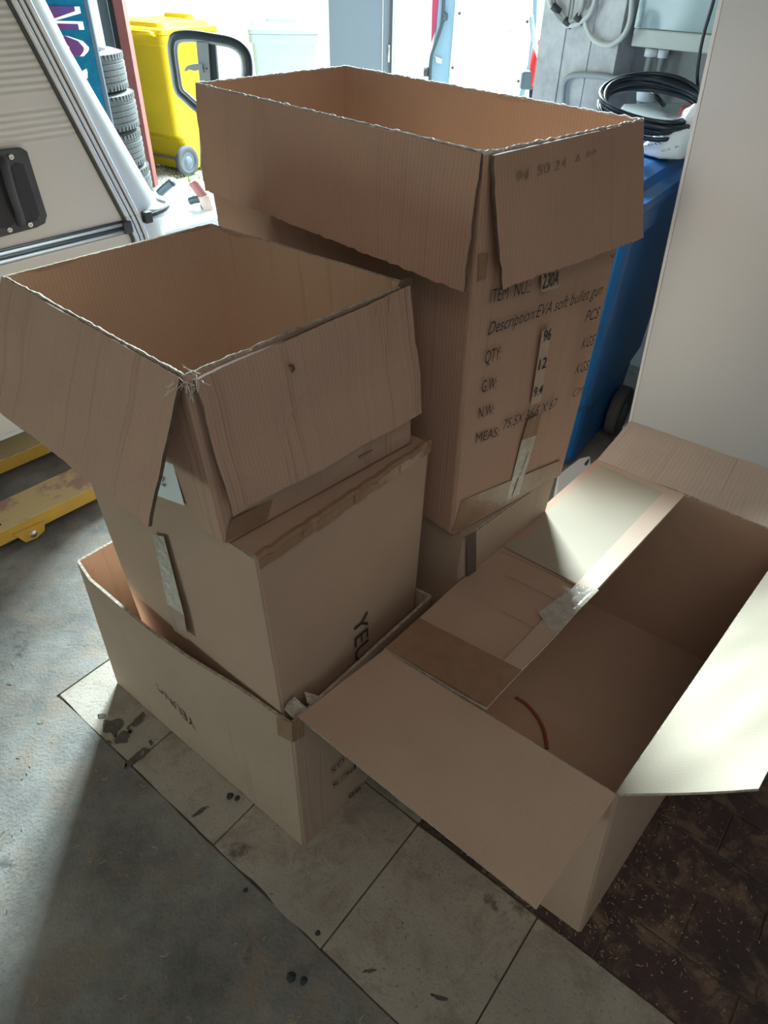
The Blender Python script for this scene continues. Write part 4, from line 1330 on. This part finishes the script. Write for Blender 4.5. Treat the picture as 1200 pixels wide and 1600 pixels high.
# red and white post with a dark pipe behind the pillar
mp = YP(838, 90, 4.6)
rp = empty('marker_post', (mp.x + .03, 4.6, -.02), 'red and white post with a black foot just outside the pillar', 'post')
lathe('white_sleeve', [(0, .95), (.055, .95), (.055, 1.6), (0, 1.6)], M_wht, rp, 20, M=Matrix.Translation((mp.x + .03, 4.6, 0)))
zc = YP(838, 95, 4.6).z
lathe('red_sleeve', [(0, zc - .12), (.058, zc - .12), (.062, zc - .02), (.060, zc + .10), (0, zc + .10)], M_red, rp, 20, M=Matrix.Translation((mp.x + .03, 4.6, 0)))
lathe('black_base', [(0, -.01), (.045, -.01), (.045, zc - .12), (0, zc - .12)], M_rub, rp, 16, M=Matrix.Translation((mp.x + .03, 4.6, 0)))
box('grey_bracket', (mp.x - .02, 4.6, YP(828, 125, 4.6).z), (.10, .07, .09), M_grey, rp, bevel=.01)
tube('dark_pipe', [YP(829, 25, 4.5), YP(834, 62, 4.5), YP(843, 90, 4.5)], .014, M_ply, rp)

# ================================================================= SMALL LOOSE STUFF
def slivers(name, region, n_, lmin, lmax, m, zz=.0015):
    bm = bmesh.new()
    for k in range(n_):
        p = region()
        a_ = random.uniform(0, PI)
        l_ = random.uniform(lmin, lmax)
        wd = random.uniform(.0004, .0011)
        d_ = V3(math.cos(a_), math.sin(a_), 0)
        s_ = V3(-d_.y, d_.x, 0)
        bnd = s_ * random.uniform(-.3, .3) * l_
        z0 = Z1 * (zz + random.uniform(0, .001))
        q = [p - d_ * l_ / 2, p + bnd, p + d_ * l_ / 2]
        tube_bm(bm, [x + z0 for x in q], wd, 4)
    o_ = from_bm(name, bm, m)
    return o_


def floor_left():
    return V3(*(G(random.uniform(-.3, 1.6), random.uniform(-.8, .0)).xy), 0)


def floor_right():
    while True:
        c = random.choice([(1.05, .42), (1.25, .60), (1.2, .32), (1.4, .45), (1.3, .8)])
        u_, v_ = random.gauss(c[0], .12), random.gauss(c[1], .10)
        if v_ > .29: return V3(*(G(u_, v_).xy), -.003)


tag(slivers('wood_shavings', floor_right, 900, .0015, .008, M_straw), 'pale wood shavings scattered over the dark tiles at lower right', 'shavings', kind='stuff')
tag(slivers('straw_crumbs', floor_left, 420, .003, .016, M_straw, .0005), 'thin straw crumbs scattered on the concrete left of the pavers', 'straw', kind='stuff')
for j, (px, py, s) in enumerate(((360, 1244, .009), (371, 1247, .007), (456, 1527, .010), (475, 1533, .008), (497, 1458, .006), (384, 1391, .006))):
    bm = bmesh.new()
    bmesh.ops.create_icosphere(bm, subdivisions=1, radius=s)
    c = W(px, py, .004)
    for v_ in bm.verts:
        v_.co = v_.co * (1 + .5 * noise.noise(v_.co * 300)); v_.co.z *= .5; v_.co += c
    o = from_bm('dark_crumb', bm, M_chip)
    tag(o, ['dark blue crumb on the paver beside the floor box', 'smaller dark crumb right of the first beside the floor box', 'black crumb on the concrete near the bottom edge', 'second black crumb just right of the one near bottom edge', 'tiny black crumb at the long paver corner', 'tiny dark crumb where paver edge is chipped'][j], 'crumb', 'crumbs on the floor')
# irregular dirt stains on the pavers
bm = bmesh.new()
def blob(px, py, rx, ry, ang, sd):
    c = W(px, py, .0004)
    vs_ = []
    for k in range(26):
        t_ = k / 26 * 2 * PI
        q_ = 1 + .75 * noise.noise(Vector((math.cos(t_) * 1.6, math.sin(t_) * 1.6, sd)))
        x_, y_ = rx * q_ * math.cos(t_), ry * q_ * math.sin(t_)
        vs_.append(bm.verts.new(c + dP * (x_ * math.cos(ang) - y_ * math.sin(ang)) + wP * (x_ * math.sin(ang) + y_ * math.cos(ang))))
    bm.faces.new(vs_)
for j, a_ in enumerate(((178, 1136, .030, .018, .2), (190, 1152, .022, .016, 1.), (215, 1125, .024, .010, 1.6), (160, 1118, .012, .006, .5), (210, 1186, .026, .010, 1.5), (228, 1172, .012, .007, .6),
                        (236, 1160, .008, .005, 0), (312, 1268, .020, .004, 1.3), (170, 1160, .008, .005, 0), (203, 1140, .010, .006, 0), (576, 1517, .012, .003, .8), (690, 1560, .02, .003, .4))):
    blob(*a_, j * 3.3)
bmesh.ops.triangulate(bm, faces=bm.faces)
me = bpy.data.meshes.new('dirt_stain'); bm.to_mesh(me); bm.free()
o = link('dirt_stain', me, mat('dried_dirt_stain', (.14, .13, .11), .9, var=.4, scale=60), floor); o['kind'] = 'stuff'
# grass tufts at the yellow bin
bm = bmesh.new()
for k in range(1500):
    p = W(random.uniform(240, 345), random.uniform(255, 312), -.02)
    a_ = random.uniform(0, 2 * PI)
    h_ = random.uniform(.01, .045)
    q = p + V3(math.cos(a_), math.sin(a_), 0) * .02 + Z1 * h_
    s_ = V3(-math.sin(a_), math.cos(a_), 0) * .004
    v_ = [bm.verts.new(x) for x in (p - s_, p + s_, q)]
    bm.faces.new(v_)
me = bpy.data.meshes.new('grass'); bm.to_mesh(me); bm.free()
o = link('grass_tufts', me, M_grass); tag(o, 'short grass growing in front of the yellow bin', 'grass', kind='stuff')
